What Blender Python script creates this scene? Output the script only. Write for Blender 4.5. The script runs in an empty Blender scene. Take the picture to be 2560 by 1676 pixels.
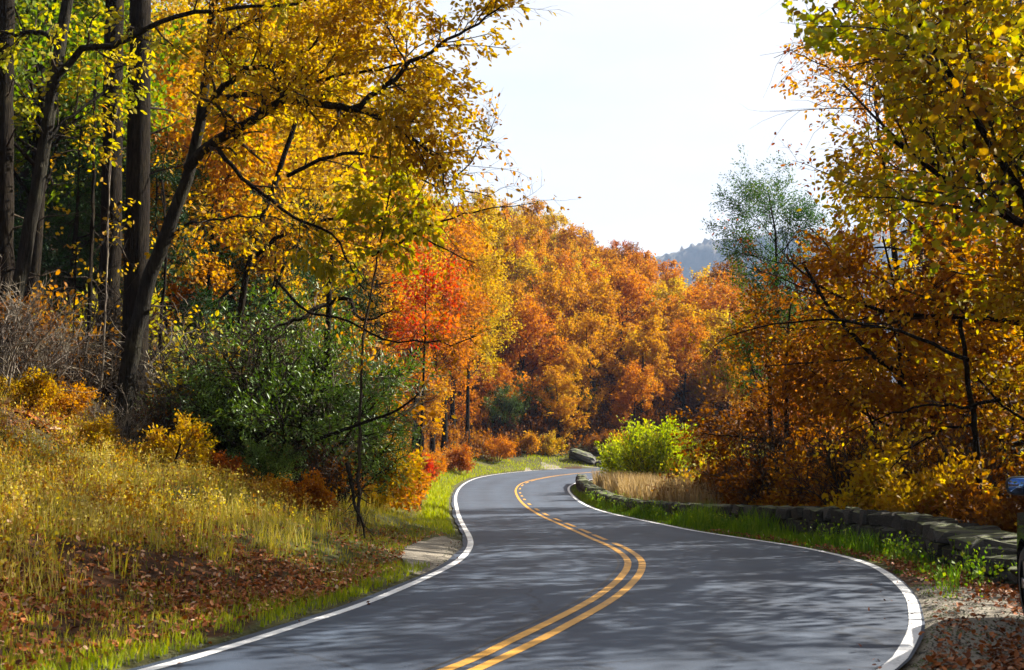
import bpy, math
import numpy as np
from math import radians, sin, cos, pi

# ------------------------------------------------------------------ camera, world, sun, exposure
S = bpy.context.scene
COL = S.collection
FPX, YH, EYE = 2844.0, 1160.0, 1.5            # focal length in pixels of the 2560 px wide photograph, horizon row, eye height
PITCH = math.atan((YH - 838) / FPX)

cam_d = bpy.data.cameras.new('camera'); cam = bpy.data.objects.new('camera', cam_d); COL.objects.link(cam)
cam_d.sensor_width = 36.0; cam_d.lens = 36.0 * FPX / 2560; cam_d.clip_end = 6000; cam_d.clip_start = 0.1
cam.location = (0, 0, EYE); cam.rotation_euler = (pi / 2 + PITCH, 0, 0)
cam_d.dof.use_dof = True; cam_d.dof.focus_distance = 40; cam_d.dof.aperture_fstop = 4.0
S.camera = cam

SUN_AZ, SUN_EL = radians(62), radians(34)      # azimuth clockwise from the view direction
w = bpy.data.worlds.new('World'); S.world = w; w.use_nodes = True
nt = w.node_tree; nt.nodes.clear()
sky = nt.nodes.new('ShaderNodeTexSky'); sky.sky_type = 'NISHITA'; sky.sun_disc = False
sky.sun_elevation = SUN_EL; sky.sun_rotation = SUN_AZ; sky.air_density = 1.0; sky.dust_density = 0.7; sky.ozone_density = 1.5
bg = nt.nodes.new('ShaderNodeBackground'); bg.inputs['Strength'].default_value = 0.05
wo = nt.nodes.new('ShaderNodeOutputWorld')
# thin bright haze and high cloud in the half of the sky round the sun, thinning to clear sky away from it
tc = nt.nodes.new('ShaderNodeTexCoord'); mp = nt.nodes.new('ShaderNodeMapping'); mp.inputs['Scale'].default_value = (1.2, 1.2, 4.0)
nz = nt.nodes.new('ShaderNodeTexNoise'); nz.inputs['Scale'].default_value = 2.2; nz.inputs['Detail'].default_value = 6; nz.inputs['Roughness'].default_value = 0.55
dt = nt.nodes.new('ShaderNodeVectorMath'); dt.operation = 'DOT_PRODUCT'
dt.inputs[1].default_value = (sin(SUN_AZ) * cos(SUN_EL), cos(SUN_AZ) * cos(SUN_EL), sin(SUN_EL))
lobe = nt.nodes.new('ShaderNodeMapRange'); lobe.interpolation_type = 'SMOOTHSTEP'
for k_, v_ in (('From Min', .22), ('From Max', .45), ('To Min', 0.0), ('To Max', 1.0)): lobe.inputs[k_].default_value = v_
cl = nt.nodes.new('ShaderNodeMapRange')
for k_, v_ in (('From Min', .3), ('From Max', .7), ('To Min', .74), ('To Max', 1.06)): cl.inputs[k_].default_value = v_
mu_ = nt.nodes.new('ShaderNodeMath'); mu_.operation = 'MULTIPLY'; mu_.use_clamp = True
mx = nt.nodes.new('ShaderNodeMix'); mx.data_type = 'RGBA'; mx.inputs[7].default_value = (6.0, 5.9, 5.85, 1)
nt.links.new(tc.outputs['Generated'], mp.inputs['Vector']); nt.links.new(mp.outputs['Vector'], nz.inputs['Vector'])
nt.links.new(tc.outputs['Generated'], dt.inputs[0]); nt.links.new(dt.outputs['Value'], lobe.inputs['Value']); nt.links.new(nz.outputs['Fac'], cl.inputs['Value'])
nt.links.new(lobe.outputs[0], mu_.inputs[0]); nt.links.new(cl.outputs[0], mu_.inputs[1]); nt.links.new(mu_.outputs[0], mx.inputs[0])
nt.links.new(sky.outputs['Color'], mx.inputs[6]); nt.links.new(mx.outputs[2], bg.inputs['Color']); nt.links.new(bg.outputs['Background'], wo.inputs['Surface'])

sun_d = bpy.data.lights.new('sun', 'SUN'); sun = bpy.data.objects.new('sun', sun_d); COL.objects.link(sun)
sun_d.energy = 5.0; sun_d.angle = radians(0.5); sun_d.color = (1.0, 0.93, 0.82)
sun.rotation_euler = (pi / 2 - SUN_EL, 0, -SUN_AZ + pi); sun.location = (60, 40, 60)
S.view_settings.view_transform = 'Standard'; S.view_settings.look = 'None'; S.view_settings.gamma = 1.0
S.view_settings.use_curve_mapping = False; S.view_settings.exposure = 1.9
S.cycles.max_bounces = 8; S.cycles.diffuse_bounces = 5; S.cycles.glossy_bounces = 2; S.cycles.transmission_bounces = 4
S.cycles.transparent_max_bounces = 4; S.cycles.volume_bounces = 0; S.cycles.use_denoising = True
S.cycles.sample_clamp_indirect = 6

rng = np.random.default_rng(7)

# ------------------------------------------------------------------ helpers
def thing(name, label, cat, loc=(0, 0, 0), group=None):
    o = bpy.data.objects.new(name, None); COL.objects.link(o); o.location = loc; o.empty_display_size = 0.3
    o['label'] = label; o['category'] = cat
    if group: o['group'] = group
    return o

def tag(o, label=None, cat=None, group=None, kind=None):
    if label: o['label'] = label
    if cat: o['category'] = cat
    if group: o['group'] = group
    if kind: o['kind'] = kind
    return o

def unit(a):
    return a / np.maximum(np.linalg.norm(a, axis=-1, keepdims=True), 1e-9)

class Geo:
    """collects vertices and faces (n-gons of any size) and a float value per vertex"""
    def __init__(s): s.v = []; s.l = []; s.n = []; s.a = []; s.nv = 0
    def add(s, verts, faces, a=0.0):
        verts = np.asarray(verts, float).reshape(-1, 3); faces = np.asarray(faces)
        s.v.append(verts); s.l.append((faces + s.nv).ravel()); s.n.append(np.full(len(faces), faces.shape[1], np.int32))
        s.a.append(np.broadcast_to(np.asarray(a, float), (len(verts),))); s.nv += len(verts)
        return s
    def mesh(s, name, smooth=False):
        m = bpy.data.meshes.new(name)
        if not s.nv: return m
        v = np.concatenate(s.v); l = np.concatenate(s.l).astype(np.int32); n = np.concatenate(s.n)
        m.vertices.add(len(v)); m.vertices.foreach_set('co', v.astype(np.float32).ravel())
        m.loops.add(len(l)); m.loops.foreach_set('vertex_index', l)
        m.polygons.add(len(n)); st = np.zeros(len(n), np.int32); st[1:] = np.cumsum(n)[:-1]
        m.polygons.foreach_set('loop_start', st)
        if smooth: m.polygons.foreach_set('use_smooth', np.ones(len(n), bool))
        at = m.attributes.new('v', 'FLOAT', 'POINT'); at.data.foreach_set('value', np.concatenate(s.a).astype(np.float32))
        m.update(calc_edges=True)
        return m
    def build(s, name, mat, parent=None, smooth=False, loc=None):
        m = s.mesh(name, smooth); m.materials.append(mat)
        return link(name, m, parent, loc)

def link(name, mesh, parent=None, loc=None):
    o = bpy.data.objects.new(name, mesh); COL.objects.link(o)
    if parent: o.parent = parent
    if loc is not None: o.location = loc
    return o

def smooth_line(pts, k=6):
    """Catmull-Rom through pts"""
    p = np.asarray(pts, float); p = np.vstack([2 * p[0] - p[1], p, 2 * p[-1] - p[-2]]); out = []
    for i in range(1, len(p) - 2):
        t = np.linspace(0, 1, k, endpoint=False)[:, None]
        a, b, c, d = p[i - 1], p[i], p[i + 1], p[i + 2]
        out.append(0.5 * (2 * b + (c - a) * t + (2 * a - 5 * b + 4 * c - d) * t**2 + (3 * b - a - 3 * c + d) * t**3))
    out.append(p[-2][None])
    return np.concatenate(out)

def resample(p, n):
    p = np.asarray(p, float); d = np.r_[0, np.cumsum(np.linalg.norm(np.diff(p, axis=0), axis=1))]
    t = np.linspace(0, d[-1], n)
    return np.stack([np.interp(t, d, p[:, k]) for k in range(p.shape[1])], 1)

def ray(px, py):
    c, s = cos(PITCH), sin(PITCH); dy = FPX * c - (838 - py) * s
    return (px - 1280) / dy, (FPX * s + (838 - py) * c) / dy

def P(px, py, Y):
    a, b = ray(px, py); return np.array([a * Y, Y, EYE + b * Y])

# ------------------------------------------------------------------ the lie of the land (metres; x right, y ahead)
def zp(Y):
    t = np.clip(np.asarray(Y, float) - 58, 0, 70); return 0.033 * np.where(t < 10, t * t / 20, t - 5)

LEFT = [(-9.5, -6), (-6.6, 0), (-4.2, 5), (-2.66, 8.55), (-1.92, 11.16), (-1.62, 12.4), (-1.34, 14), (-1.02, 16.2), (-0.84, 17.94), (-0.77, 19.8), (-0.78, 21.68), (-0.89, 23.96), (-1.14, 27.43), (-1.52, 33.0), (-1.93, 40.0), (-2.39, 48.59), (-2.88, 60), (-3.02, 68.0), (-2.71, 75.74), (-1.94, 81.6), (-0.45, 87.0), (1.9, 92.3), (5.2, 96.8), (12, 102), (22, 106), (40, 110), (75, 113)]
CL = [(-7.2, -6), (-4.4, 0), (-2.05, 5), (-0.48, 8.55), (-0.02, 9.9), (0.55, 11.7), (0.97, 13.19), (1.39, 15.1), (1.7, 17.0), (1.83, 18.7), (1.80, 20.89), (1.61, 23.23), (1.3, 27.43), (0.88, 32.9), (0.54, 39.6), (0.31, 48.59), (0.2, 60), (0.24, 65.37), (0.42, 69.48), (0.78, 72.9), (1.6, 77.3), (3.5, 83.6), (6.3, 89.2), (9, 92.6), (14, 96.8), (23, 101.5), (41, 106), (75, 109)]
RIGHT = [(-4.9, -6), (-2.2, 0), (0.8, 5.2), (2.74, 8.55), (3.25, 9.6), (3.72, 10.74), (4.12, 11.9), (4.48, 13.04), (4.85, 14.5), (5.18, 16.1), (5.36, 17.39), (5.4, 18.6), (5.3, 20.15), (5.08, 21.6), (4.62, 23.6), (4.1, 26), (3.78, 28.4), (3.3, 32.2), (2.92, 36), (2.72, 40.5), (2.72, 47.56), (2.95, 57.5), (3.2, 65), (3.6, 69.5), (4.5, 74), (6.6, 80), (9.5, 85.5), (12.5, 89), (17, 93), (25, 97.5), (42, 102), (75, 105)]
LEFT, CL, RIGHT = (smooth_line(a, 5) for a in (LEFT, CL, RIGHT))

def side(line, X, Y):
    """signed distance to a polyline, positive on its left"""
    X = np.asarray(X, float).ravel(); Y = np.asarray(Y, float).ravel()
    best = np.full(X.shape, 1e9); sg = np.zeros(X.shape)
    for (ax, ay), (bx, by) in zip(line[:-1], line[1:]):
        dx, dy = bx - ax, by - ay
        t = np.clip(((X - ax) * dx + (Y - ay) * dy) / (dx * dx + dy * dy), 0, 1)
        qx, qy = X - ax - t * dx, Y - ay - t * dy
        d = qx * qx + qy * qy; m = d < best
        best = np.where(m, d, best); sg = np.where(m, np.sign(dx * qy - dy * qx), sg)
    return np.sqrt(best) * sg

def sstep(a, b, x):
    t = np.clip((x - a) / (b - a), 0, 1); return t * t * (3 - 2 * t)

def bump(X, Y):
    return 0.09 * np.sin(X * 1.1 + 1.3 * np.sin(Y * 0.7)) + 0.07 * np.sin(Y * 0.83 + X * 0.4) + 0.05 * np.sin(2.3 * X - 1.7 * Y)

def land(X, Y):
    shp = np.shape(X); X = np.asarray(X, float).ravel(); Y = np.asarray(Y, float).ravel()
    dl = side(LEFT, X, Y); dr = -side(RIGHT, X, Y)
    base = zp(Y)
    far = 1 - 0.62 * sstep(0, 50, X) - 0.25 * sstep(50, 150, X)
    d = np.clip(dl - 0.25, 0, None)
    up = 0.14 * np.clip(d, 0, 1.2) + 0.27 * np.clip(d - 1.0, 0, 6.5) + (0.40 * np.clip(d - 6.5, 0, 60) + 0.30 * np.clip(d - 66.5, 0, 80)) * far
    hl = base + up + bump(X, Y) * sstep(0.4, 3, dl)
    e = np.clip(dr - 0.3, 0, None)
    hr = base - 0.05 * np.clip(e, 0, 3) - 0.16 * np.clip(e - 2.5, 0, 35) * sstep(16, 26, Y) - 0.02 * e + 0.5 * bump(X, Y) * sstep(0.6, 4, dr)
    h = np.where(dl > 0, hl, np.where(dr > 0, hr, base))
    h = h - 0.07 * (1 - sstep(0.02, 0.30, np.maximum(dl, dr)))
    return h.reshape(shp)

def spaced(lo, hi, fine_lo, fine_hi, step, grow):
    a = list(np.arange(fine_lo, fine_hi, step)); s = step; x = a[-1]
    while x < hi: s *= grow; x += s; a.append(x)
    s = step; x = a[0]; b = []
    while x > lo: s *= grow; x -= s; b.append(x)
    return np.array(b[::-1] + a)

# ------------------------------------------------------------------ materials
def new_mat(name):
    m = bpy.data.materials.new(name); m.use_nodes = True; t = m.node_tree; t.nodes.clear()
    out = t.nodes.new('ShaderNodeOutputMaterial'); return m, t, out

def N(t, kind, **kw):
    n = t.nodes.new('ShaderNode' + kind)
    for k, v in kw.items():
        if k in n.inputs: n.inputs[k].default_value = v
        else: setattr(n, k, v)
    return n

def ramp(t, stops, src=None):
    r = t.nodes.new('ShaderNodeValToRGB'); e = r.color_ramp.elements
    while len(e) < len(stops): e.new(0.5)
    for x, (p, c) in zip(e, stops): x.position = p; x.color = (*c, 1)
    if src is not None: t.links.new(src, r.inputs['Fac'])
    return r

def leaf_mat(name, stops, trans=0.52, rough=0.6, spec=0.12, tsat=1.25, k=0.75):
    m, t, out = new_mat(name)
    at = N(t, 'Attribute', attribute_name='v')
    r = ramp(t, [(a, tuple(c * k for c in col)) for a, col in stops], at.outputs['Fac'])
    p = N(t, 'BsdfPrincipled', Roughness=rough); p.inputs['Specular IOR Level'].default_value = spec
    hs = N(t, 'HueSaturation', Saturation=tsat, Value=1.35)
    tr = N(t, 'BsdfTranslucent'); mx = N(t, 'MixShader', Fac=trans)
    t.links.new(r.outputs['Color'], p.inputs['Base Color']); t.links.new(r.outputs['Color'], hs.inputs['Color'])
    t.links.new(hs.outputs['Color'], tr.inputs['Color'])
    t.links.new(p.outputs[0], mx.inputs[1]); t.links.new(tr.outputs[0], mx.inputs[2]); t.links.new(mx.outputs[0], out.inputs['Surface'])
    return m

def even(*cols):
    return [(i / (len(cols) - 1), c) for i, c in enumerate(cols)]

LM = dict(
    gold=leaf_mat('gold_leaves', even((.34, .13, .010), (.52, .29, .014), (.60, .40, .018), (.52, .44, .03))),
    amber=leaf_mat('amber_leaves', even((.30, .10, .009), (.50, .21, .012), (.58, .29, .015), (.58, .37, .02))),
    orange=leaf_mat('orange_leaves', even((.30, .075, .010), (.48, .155, .012), (.57, .215, .014), (.60, .31, .02))),
    rust=leaf_mat('rust_leaves', even((.20, .05, .014), (.34, .085, .016), (.44, .13, .018), (.46, .20, .03))),
    red=leaf_mat('red_leaves', even((.38, .03, .012), (.55, .05, .03), (.60, .10, .03), (.60, .22, .03))),
    yellowgreen=leaf_mat('yellow_green_leaves', even((.20, .24, .012), (.36, .36, .018), (.50, .42, .02), (.58, .42, .03))),
    tulip=leaf_mat('tulip_tree_leaves', even((.14, .05, .010), (.34, .17, .010), (.48, .32, .012), (.50, .42, .016), (.26, .32, .016)), trans=.48, k=.74),
    green=leaf_mat('green_leaves', even((.05, .11, .015), (.12, .20, .02), (.24, .30, .025), (.40, .36, .03))),
    lime=leaf_mat('lime_leaves', even((.22, .30, .01), (.34, .42, .012), (.42, .46, .015), (.56, .44, .02))),
    locust=leaf_mat('locust_leaves', even((.025, .07, .02), (.05, .12, .03), (.09, .17, .035), (.20, .25, .03)), trans=.3),
    bronze=leaf_mat('bronze_leaves', even((.10, .03, .008), (.30, .10, .010), (.46, .19, .012), (.52, .30, .016)), trans=.48, k=.76),  # amber leaves darkened: shade of the right-hand trees put into the colour
    hemlock=leaf_mat('hemlock_needles', even((.012, .035, .010), (.022, .06, .014), (.04, .09, .02), (.07, .13, .03)), trans=.15),
    brown=leaf_mat('brown_leaves', even((.13, .045, .015), (.24, .085, .018), (.36, .14, .02), (.42, .22, .03)), k=.6),
    evergreen=leaf_mat('evergreen_leaves', even((.03, .06, .012), (.055, .105, .016), (.085, .14, .02), (.15, .19, .03)), trans=.25, rough=.46, spec=.45, k=1.4),
    grass=leaf_mat('grass_blades', even((.09, .14, .014), (.22, .24, .022), (.40, .34, .045), (.52, .42, .14)), trans=.42, spec=.2, k=1.05),
    verge=leaf_mat('verge_grass_blades', even((.06, .14, .012), (.12, .22, .018), (.20, .29, .02), (.34, .35, .06)), trans=.42, spec=.2, k=1.1),
    bright=leaf_mat('sunny_grass_blades', even((.22, .32, .01), (.34, .40, .015), (.42, .44, .02), (.5, .44, .06)), trans=.4, spec=.2),
    weeds=leaf_mat('weed_leaves', even((.16, .08, .02), (.40, .22, .05), (.52, .42, .06), (.62, .52, .2)), trans=.45, spec=.15, k=1.15),
    dry=leaf_mat('dry_grass_blades', even((.22, .14, .06), (.42, .30, .14), (.55, .42, .24), (.62, .5, .34)), trans=.35, spec=.15),
    litter=leaf_mat('fallen_leaves', even((.05, .018, .010), (.20, .06, .018), (.40, .13, .035), (.52, .36, .24)), trans=.1, spec=.15, k=1.0),
)

def bark_mat(name, dark, light, moss=0.0):
    m, t, out = new_mat(name)
    tc = N(t, 'TexCoord'); mp = N(t, 'Mapping'); mp.inputs['Scale'].default_value = (1, 1, 0.14)
    n1 = N(t, 'TexNoise', Scale=26.0, Detail=6.0, Roughness=0.65); n2 = N(t, 'TexNoise', Scale=2.6, Detail=8.0, Roughness=.7)
    t.links.new(tc.outputs['Object'], mp.inputs['Vector']); t.links.new(mp.outputs['Vector'], n1.inputs['Vector']); t.links.new(tc.outputs['Object'], n2.inputs['Vector'])
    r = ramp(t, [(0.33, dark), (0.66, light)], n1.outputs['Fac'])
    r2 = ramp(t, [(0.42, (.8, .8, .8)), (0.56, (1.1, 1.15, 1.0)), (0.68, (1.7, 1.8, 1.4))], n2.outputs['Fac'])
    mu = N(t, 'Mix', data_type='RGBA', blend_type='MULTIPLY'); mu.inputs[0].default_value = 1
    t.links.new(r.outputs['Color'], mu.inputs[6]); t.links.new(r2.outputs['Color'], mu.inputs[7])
    p = N(t, 'BsdfPrincipled', Roughness=0.95); p.inputs['Specular IOR Level'].default_value = .05
    b = N(t, 'Bump', Strength=1.0, Distance=0.08)
    t.links.new(n1.outputs['Fac'], b.inputs['Height']); t.links.new(b.outputs['Normal'], p.inputs['Normal'])
    t.links.new(mu.outputs[2], p.inputs['Base Color']); t.links.new(p.outputs[0], out.inputs['Surface'])
    return m
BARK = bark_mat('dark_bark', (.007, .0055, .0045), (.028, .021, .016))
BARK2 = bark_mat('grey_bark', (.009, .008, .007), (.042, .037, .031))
TWIG = bark_mat('twig_bark', (.025, .018, .014), (.085, .065, .052))
PALE = bark_mat('pale_twig_bark', (.12, .095, .08), (.30, .25, .21))

def asphalt():
    m, t, out = new_mat('asphalt')
    tc = N(t, 'TexCoord')
    n1 = N(t, 'TexNoise', Scale=160.0, Detail=3.0, Roughness=0.7); n2 = N(t, 'TexNoise', Scale=0.5, Detail=5.0); v = N(t, 'TexVoronoi', Scale=90.0)
    for n in (n1, n2, v): t.links.new(tc.outputs['Object'], n.inputs['Vector'])
    r = ramp(t, [(0.3, (.018, .028, .046)), (0.7, (.058, .083, .128))], n1.outputs['Fac'])
    r2 = ramp(t, [(0.35, (.8, .8, .82)), (0.65, (1.18, 1.16, 1.12))], n2.outputs['Fac'])
    at = N(t, 'Attribute', attribute_name='v')            # across the lane: worn wheel paths and an oil-darkened middle
    wp = ramp(t, [(0, (.82, .82, .84)), (.14, (.95, .95, .95)), (.28, (1.14, 1.14, 1.13)), (.5, (.88, .88, .88)), (.72, (1.14, 1.14, 1.13)), (.86, (.95, .95, .95)), (1, (.85, .85, .87))], at.outputs['Fac'])
    ck = N(t, 'TexVoronoi', feature='DISTANCE_TO_EDGE', Scale=.55); nw = N(t, 'TexNoise', Scale=1.5, Detail=6.0); va = N(t, 'VectorMath', operation='MULTIPLY_ADD'); va.inputs[1].default_value = (.9, .9, 0)
    t.links.new(tc.outputs['Object'], nw.inputs['Vector']); t.links.new(nw.outputs['Color'], va.inputs[0]); t.links.new(tc.outputs['Object'], va.inputs[2]); t.links.new(va.outputs[0], ck.inputs['Vector'])
    cr_ = ramp(t, [(0.0, (.35, .35, .36)), (.008, (.55, .55, .56)), (.015, (1, 1, 1))], ck.outputs['Distance'])
    m0 = N(t, 'Mix', data_type='RGBA', blend_type='MULTIPLY'); m0.inputs[0].default_value = 1; m1 = N(t, 'Mix', data_type='RGBA', blend_type='MULTIPLY'); m1.inputs[0].default_value = .75
    mu = N(t, 'Mix', data_type='RGBA', blend_type='MULTIPLY'); mu.inputs[0].default_value = 1
    t.links.new(r.outputs['Color'], m0.inputs[6]); t.links.new(wp.outputs['Color'], m0.inputs[7]); t.links.new(m0.outputs[2], m1.inputs[6]); t.links.new(cr_.outputs['Color'], m1.inputs[7])
    t.links.new(m1.outputs[2], mu.inputs[6]); t.links.new(r2.outputs['Color'], mu.inputs[7])
    p = N(t, 'BsdfPrincipled', Roughness=0.7); p.inputs['Specular IOR Level'].default_value = .4
    b = N(t, 'Bump', Strength=0.35, Distance=0.006); t.links.new(v.outputs['Distance'], b.inputs['Height'])
    t.links.new(b.outputs['Normal'], p.inputs['Normal']); t.links.new(mu.outputs[2], p.inputs['Base Color']); t.links.new(p.outputs[0], out.inputs['Surface'])
    return m
def paint(name, c, worn):
    m, t, out = new_mat(name)
    tc = N(t, 'TexCoord'); n1 = N(t, 'TexNoise', Scale=26.0, Detail=6.0, Roughness=0.75); n2 = N(t, 'TexNoise', Scale=1.3, Detail=3.0)
    for n in (n1, n2): t.links.new(tc.outputs['Object'], n.inputs['Vector'])
    ad = N(t, 'Math', operation='MULTIPLY'); t.links.new(n1.outputs['Fac'], ad.inputs[0]); t.links.new(n2.outputs['Fac'], ad.inputs[1])
    r = ramp(t, [(0.115, (.10, .11, .12)), (0.15, worn), (0.22, c)], ad.outputs[0])
    p = N(t, 'BsdfPrincipled', Roughness=0.6); t.links.new(r.outputs['Color'], p.inputs['Base Color']); t.links.new(p.outputs[0], out.inputs['Surface'])
    return m
WHITE = paint('white_road_paint', (.74, .74, .73), (.50, .50, .50)); YELLOW = paint('yellow_road_paint', (.56, .27, .022), (.38, .20, .04))
TAR = paint('tar_seam', (.012, .012, .013), (.02, .02, .02))

def ground_mat():
    """v attribute: 0 leaf mould, 1 grass soil, 2 pale sand"""
    m, t, out = new_mat('soil')
    tc = N(t, 'TexCoord'); at = N(t, 'Attribute', attribute_name='v')
    n1 = N(t, 'TexNoise', Scale=7.0, Detail=8.0, Roughness=0.7); n2 = N(t, 'TexNoise', Scale=45.0, Detail=4.0); n3 = N(t, 'TexNoise', Scale=1.1, Detail=5.0, Roughness=.65)
    for n in (n1, n2, n3): t.links.new(tc.outputs['Object'], n.inputs['Vector'])
    mould = ramp(t, [(0.35, (.02, .012, .008)), (0.55, (.065, .030, .014)), (0.7, (.14, .065, .03))], n1.outputs['Fac'])
    turf = ramp(t, [(0.3, (.035, .035, .014)), (0.7, (.10, .095, .035))], n1.outputs['Fac'])
    sand = ramp(t, [(0.3, (.12, .10, .078)), (0.7, (.31, .28, .225))], n2.outputs['Fac'])
    ad = N(t, 'Math', operation='MULTIPLY_ADD'); ad.inputs[1].default_value = 1.1; t.links.new(n3.outputs['Fac'], ad.inputs[0])
    sb = N(t, 'Math', operation='SUBTRACT'); sb.inputs[1].default_value = 0.55; t.links.new(at.outputs['Fac'], sb.inputs[0]); t.links.new(sb.outputs[0], ad.inputs[2])
    def band(a, b):
        r = N(t, 'MapRange'); r.inputs['From Min'].default_value = a; r.inputs['From Max'].default_value = b; t.links.new(ad.outputs[0], r.inputs['Value']); return r
    m1 = N(t, 'Mix', data_type='RGBA'); m2 = N(t, 'Mix', data_type='RGBA')
    t.links.new(band(.35, .7).outputs[0], m1.inputs[0]); t.links.new(mould.outputs['Color'], m1.inputs[6]); t.links.new(turf.outputs['Color'], m1.inputs[7])
    t.links.new(band(1.4, 1.6).outputs[0], m2.inputs[0]); t.links.new(m1.outputs[2], m2.inputs[6]); t.links.new(sand.outputs['Color'], m2.inputs[7])
    p = N(t, 'BsdfPrincipled', Roughness=0.95); p.inputs['Specular IOR Level'].default_value = .1
    b = N(t, 'Bump', Strength=0.6, Distance=0.05); t.links.new(n1.outputs['Fac'], b.inputs['Height']); t.links.new(b.outputs['Normal'], p.inputs['Normal'])
    t.links.new(m2.outputs[2], p.inputs['Base Color']); t.links.new(p.outputs[0], out.inputs['Surface'])
    return m
def stone_mat():
    m, t, out = new_mat('mossy_stone')
    tc = N(t, 'TexCoord'); at = N(t, 'Attribute', attribute_name='v'); ge = N(t, 'NewGeometry'); sp = N(t, 'SeparateXYZ')
    n1 = N(t, 'TexNoise', Scale=9.0, Detail=8.0, Roughness=0.7); n2 = N(t, 'TexNoise', Scale=3.0, Detail=5.0)
    for n in (n1, n2): t.links.new(tc.outputs['Object'], n.inputs['Vector'])
    r = ramp(t, [(0.3, (.02, .018, .016)), (0.55, (.06, .055, .048)), (0.75, (.14, .13, .115))], n1.outputs['Fac'])
    v = ramp(t, [(0, (.7, .66, .6)), (1, (1.2, 1.2, 1.2))], at.outputs['Fac'])
    mu = N(t, 'Mix', data_type='RGBA', blend_type='MULTIPLY'); mu.inputs[0].default_value = 1
    t.links.new(r.outputs['Color'], mu.inputs[6]); t.links.new(v.outputs['Color'], mu.inputs[7])
    t.links.new(ge.outputs['Normal'], sp.inputs[0])
    ma = N(t, 'Math', operation='MULTIPLY'); t.links.new(sp.outputs['Z'], ma.inputs[0]); t.links.new(n2.outputs['Fac'], ma.inputs[1])
    mf = N(t, 'MapRange'); mf.inputs['From Min'].default_value = .34; mf.inputs['From Max'].default_value = .52; t.links.new(ma.outputs[0], mf.inputs['Value'])
    m2 = N(t, 'Mix', data_type='RGBA'); m2.inputs[7].default_value = (.09, .105, .03, 1); t.links.new(mf.outputs[0], m2.inputs[0]); t.links.new(mu.outputs[2], m2.inputs[6])
    p = N(t, 'BsdfPrincipled', Roughness=0.9); b = N(t, 'Bump', Strength=0.8, Distance=0.03)
    t.links.new(n1.outputs['Fac'], b.inputs['Height']); t.links.new(b.outputs['Normal'], p.inputs['Normal'])
    t.links.new(m2.outputs[2], p.inputs['Base Color']); t.links.new(p.outputs[0], out.inputs['Surface'])
    return m
def plain(name, c, rough=.5, metal=0.0, coat=0.0, trans=0.0):
    m, t, out = new_mat(name); p = N(t, 'BsdfPrincipled', Roughness=rough, Metallic=metal); p.inputs['Base Color'].default_value = (*c, 1)
    p.inputs['Coat Weight'].default_value = coat; p.inputs['Transmission Weight'].default_value = trans
    n = N(t, 'TexNoise', Scale=40.0, Detail=3.0); tc = N(t, 'TexCoord'); t.links.new(tc.outputs['Object'], n.inputs['Vector'])
    mr = N(t, 'MapRange'); mr.inputs['To Min'].default_value = rough * .85; mr.inputs['To Max'].default_value = min(1, rough * 1.2)
    t.links.new(n.outputs['Fac'], mr.inputs['Value']); t.links.new(mr.outputs[0], p.inputs['Roughness'])
    t.links.new(p.outputs[0], out.inputs['Surface']); return m
STONE = stone_mat()

# ------------------------------------------------------------------ ground, road, far mountain
SANDS = [(-1.32, 19.6, .46, 4.2), (6.4, 11.0, 2.6, 3.6)]
def grid_mesh(xs, ys, hf, af=None):
    X, Y = np.meshgrid(xs, ys); Z = hf(X, Y); a = af(X, Y).ravel() if af else 0.0
    ny, nx = X.shape; i = (np.arange(ny - 1)[:, None] * nx + np.arange(nx - 1)[None]).ravel()
    return Geo().add(np.stack([X, Y, Z], -1), np.stack([i, i + 1, i + nx + 1, i + nx], 1), a)

def soil(X, Y):
    shp = X.shape; dl = side(LEFT, X, Y).reshape(shp); dr = -side(RIGHT, X, Y).reshape(shp)
    a = np.full(shp, 0.15)
    a += 0.75 * (sstep(0.1, .5, dl) - sstep(6, 9, dl)) * np.where(dl > 0, 1, 0) * sstep(10, 19, Y)
    a = np.where((dr > 0) & (dr < 2.2) & (Y > 17), 1.0, a)
    for cx, cy, rx, ry in SANDS:
        a = np.maximum(a, 2.0 * sstep(1.25, .75, np.hypot((X - cx) / rx, (Y - cy) / ry)))
    a = np.where((dl > -.3) & (dl < .42 + .15 * np.sin(Y * 1.7)), np.maximum(a, 1.35), a)
    a = np.where((dl > 0) & (dl < 1.3) & (Y > 90) & (X > 1), 2.0, a)
    a = np.where((dr > -.3) & (dr < 2.5) & (Y < 14.5), np.maximum(a, 1.95), a)
    return a
g = grid_mesh(spaced(-420, 420, -14, 13, .28, 1.09), spaced(-60, 420, 4, 44, .28, 1.07), land, soil)
ground = g.build('ground', ground_mat(), smooth=True); tag(ground, kind='structure')

gp = Geo(); s_ = 4000; gp.add([(-s_, -s_, -22), (s_, -s_, -22), (s_, s_, -22), (-s_, s_, -22)], [(0, 1, 2, 3)], 0.1)
tag(gp.build('valley_floor', ground.data.materials[0]), kind='structure')

def offset(line, d):
    t = np.gradient(line, axis=0); t /= np.linalg.norm(t, axis=1, keepdims=True)
    return line + np.stack([-t[:, 1], t[:, 0]], 1) * np.reshape(d, (-1, 1))

def strip(a, b, z, k=1):
    """sheet between two polylines of equal length"""
    n = len(a); u = np.linspace(0, 1, k + 1)[None, :, None]
    p = a[:, None] * (1 - u) + b[:, None] * u; Z = zp(p[..., 1]) + z
    i = (np.arange(n - 1)[:, None] * (k + 1) + np.arange(k)[None]).ravel()
    return np.concatenate([p, Z[..., None]], -1), np.stack([i, i + k + 1, i + k + 2, i + 1], 1)[:, ::-1]

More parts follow.
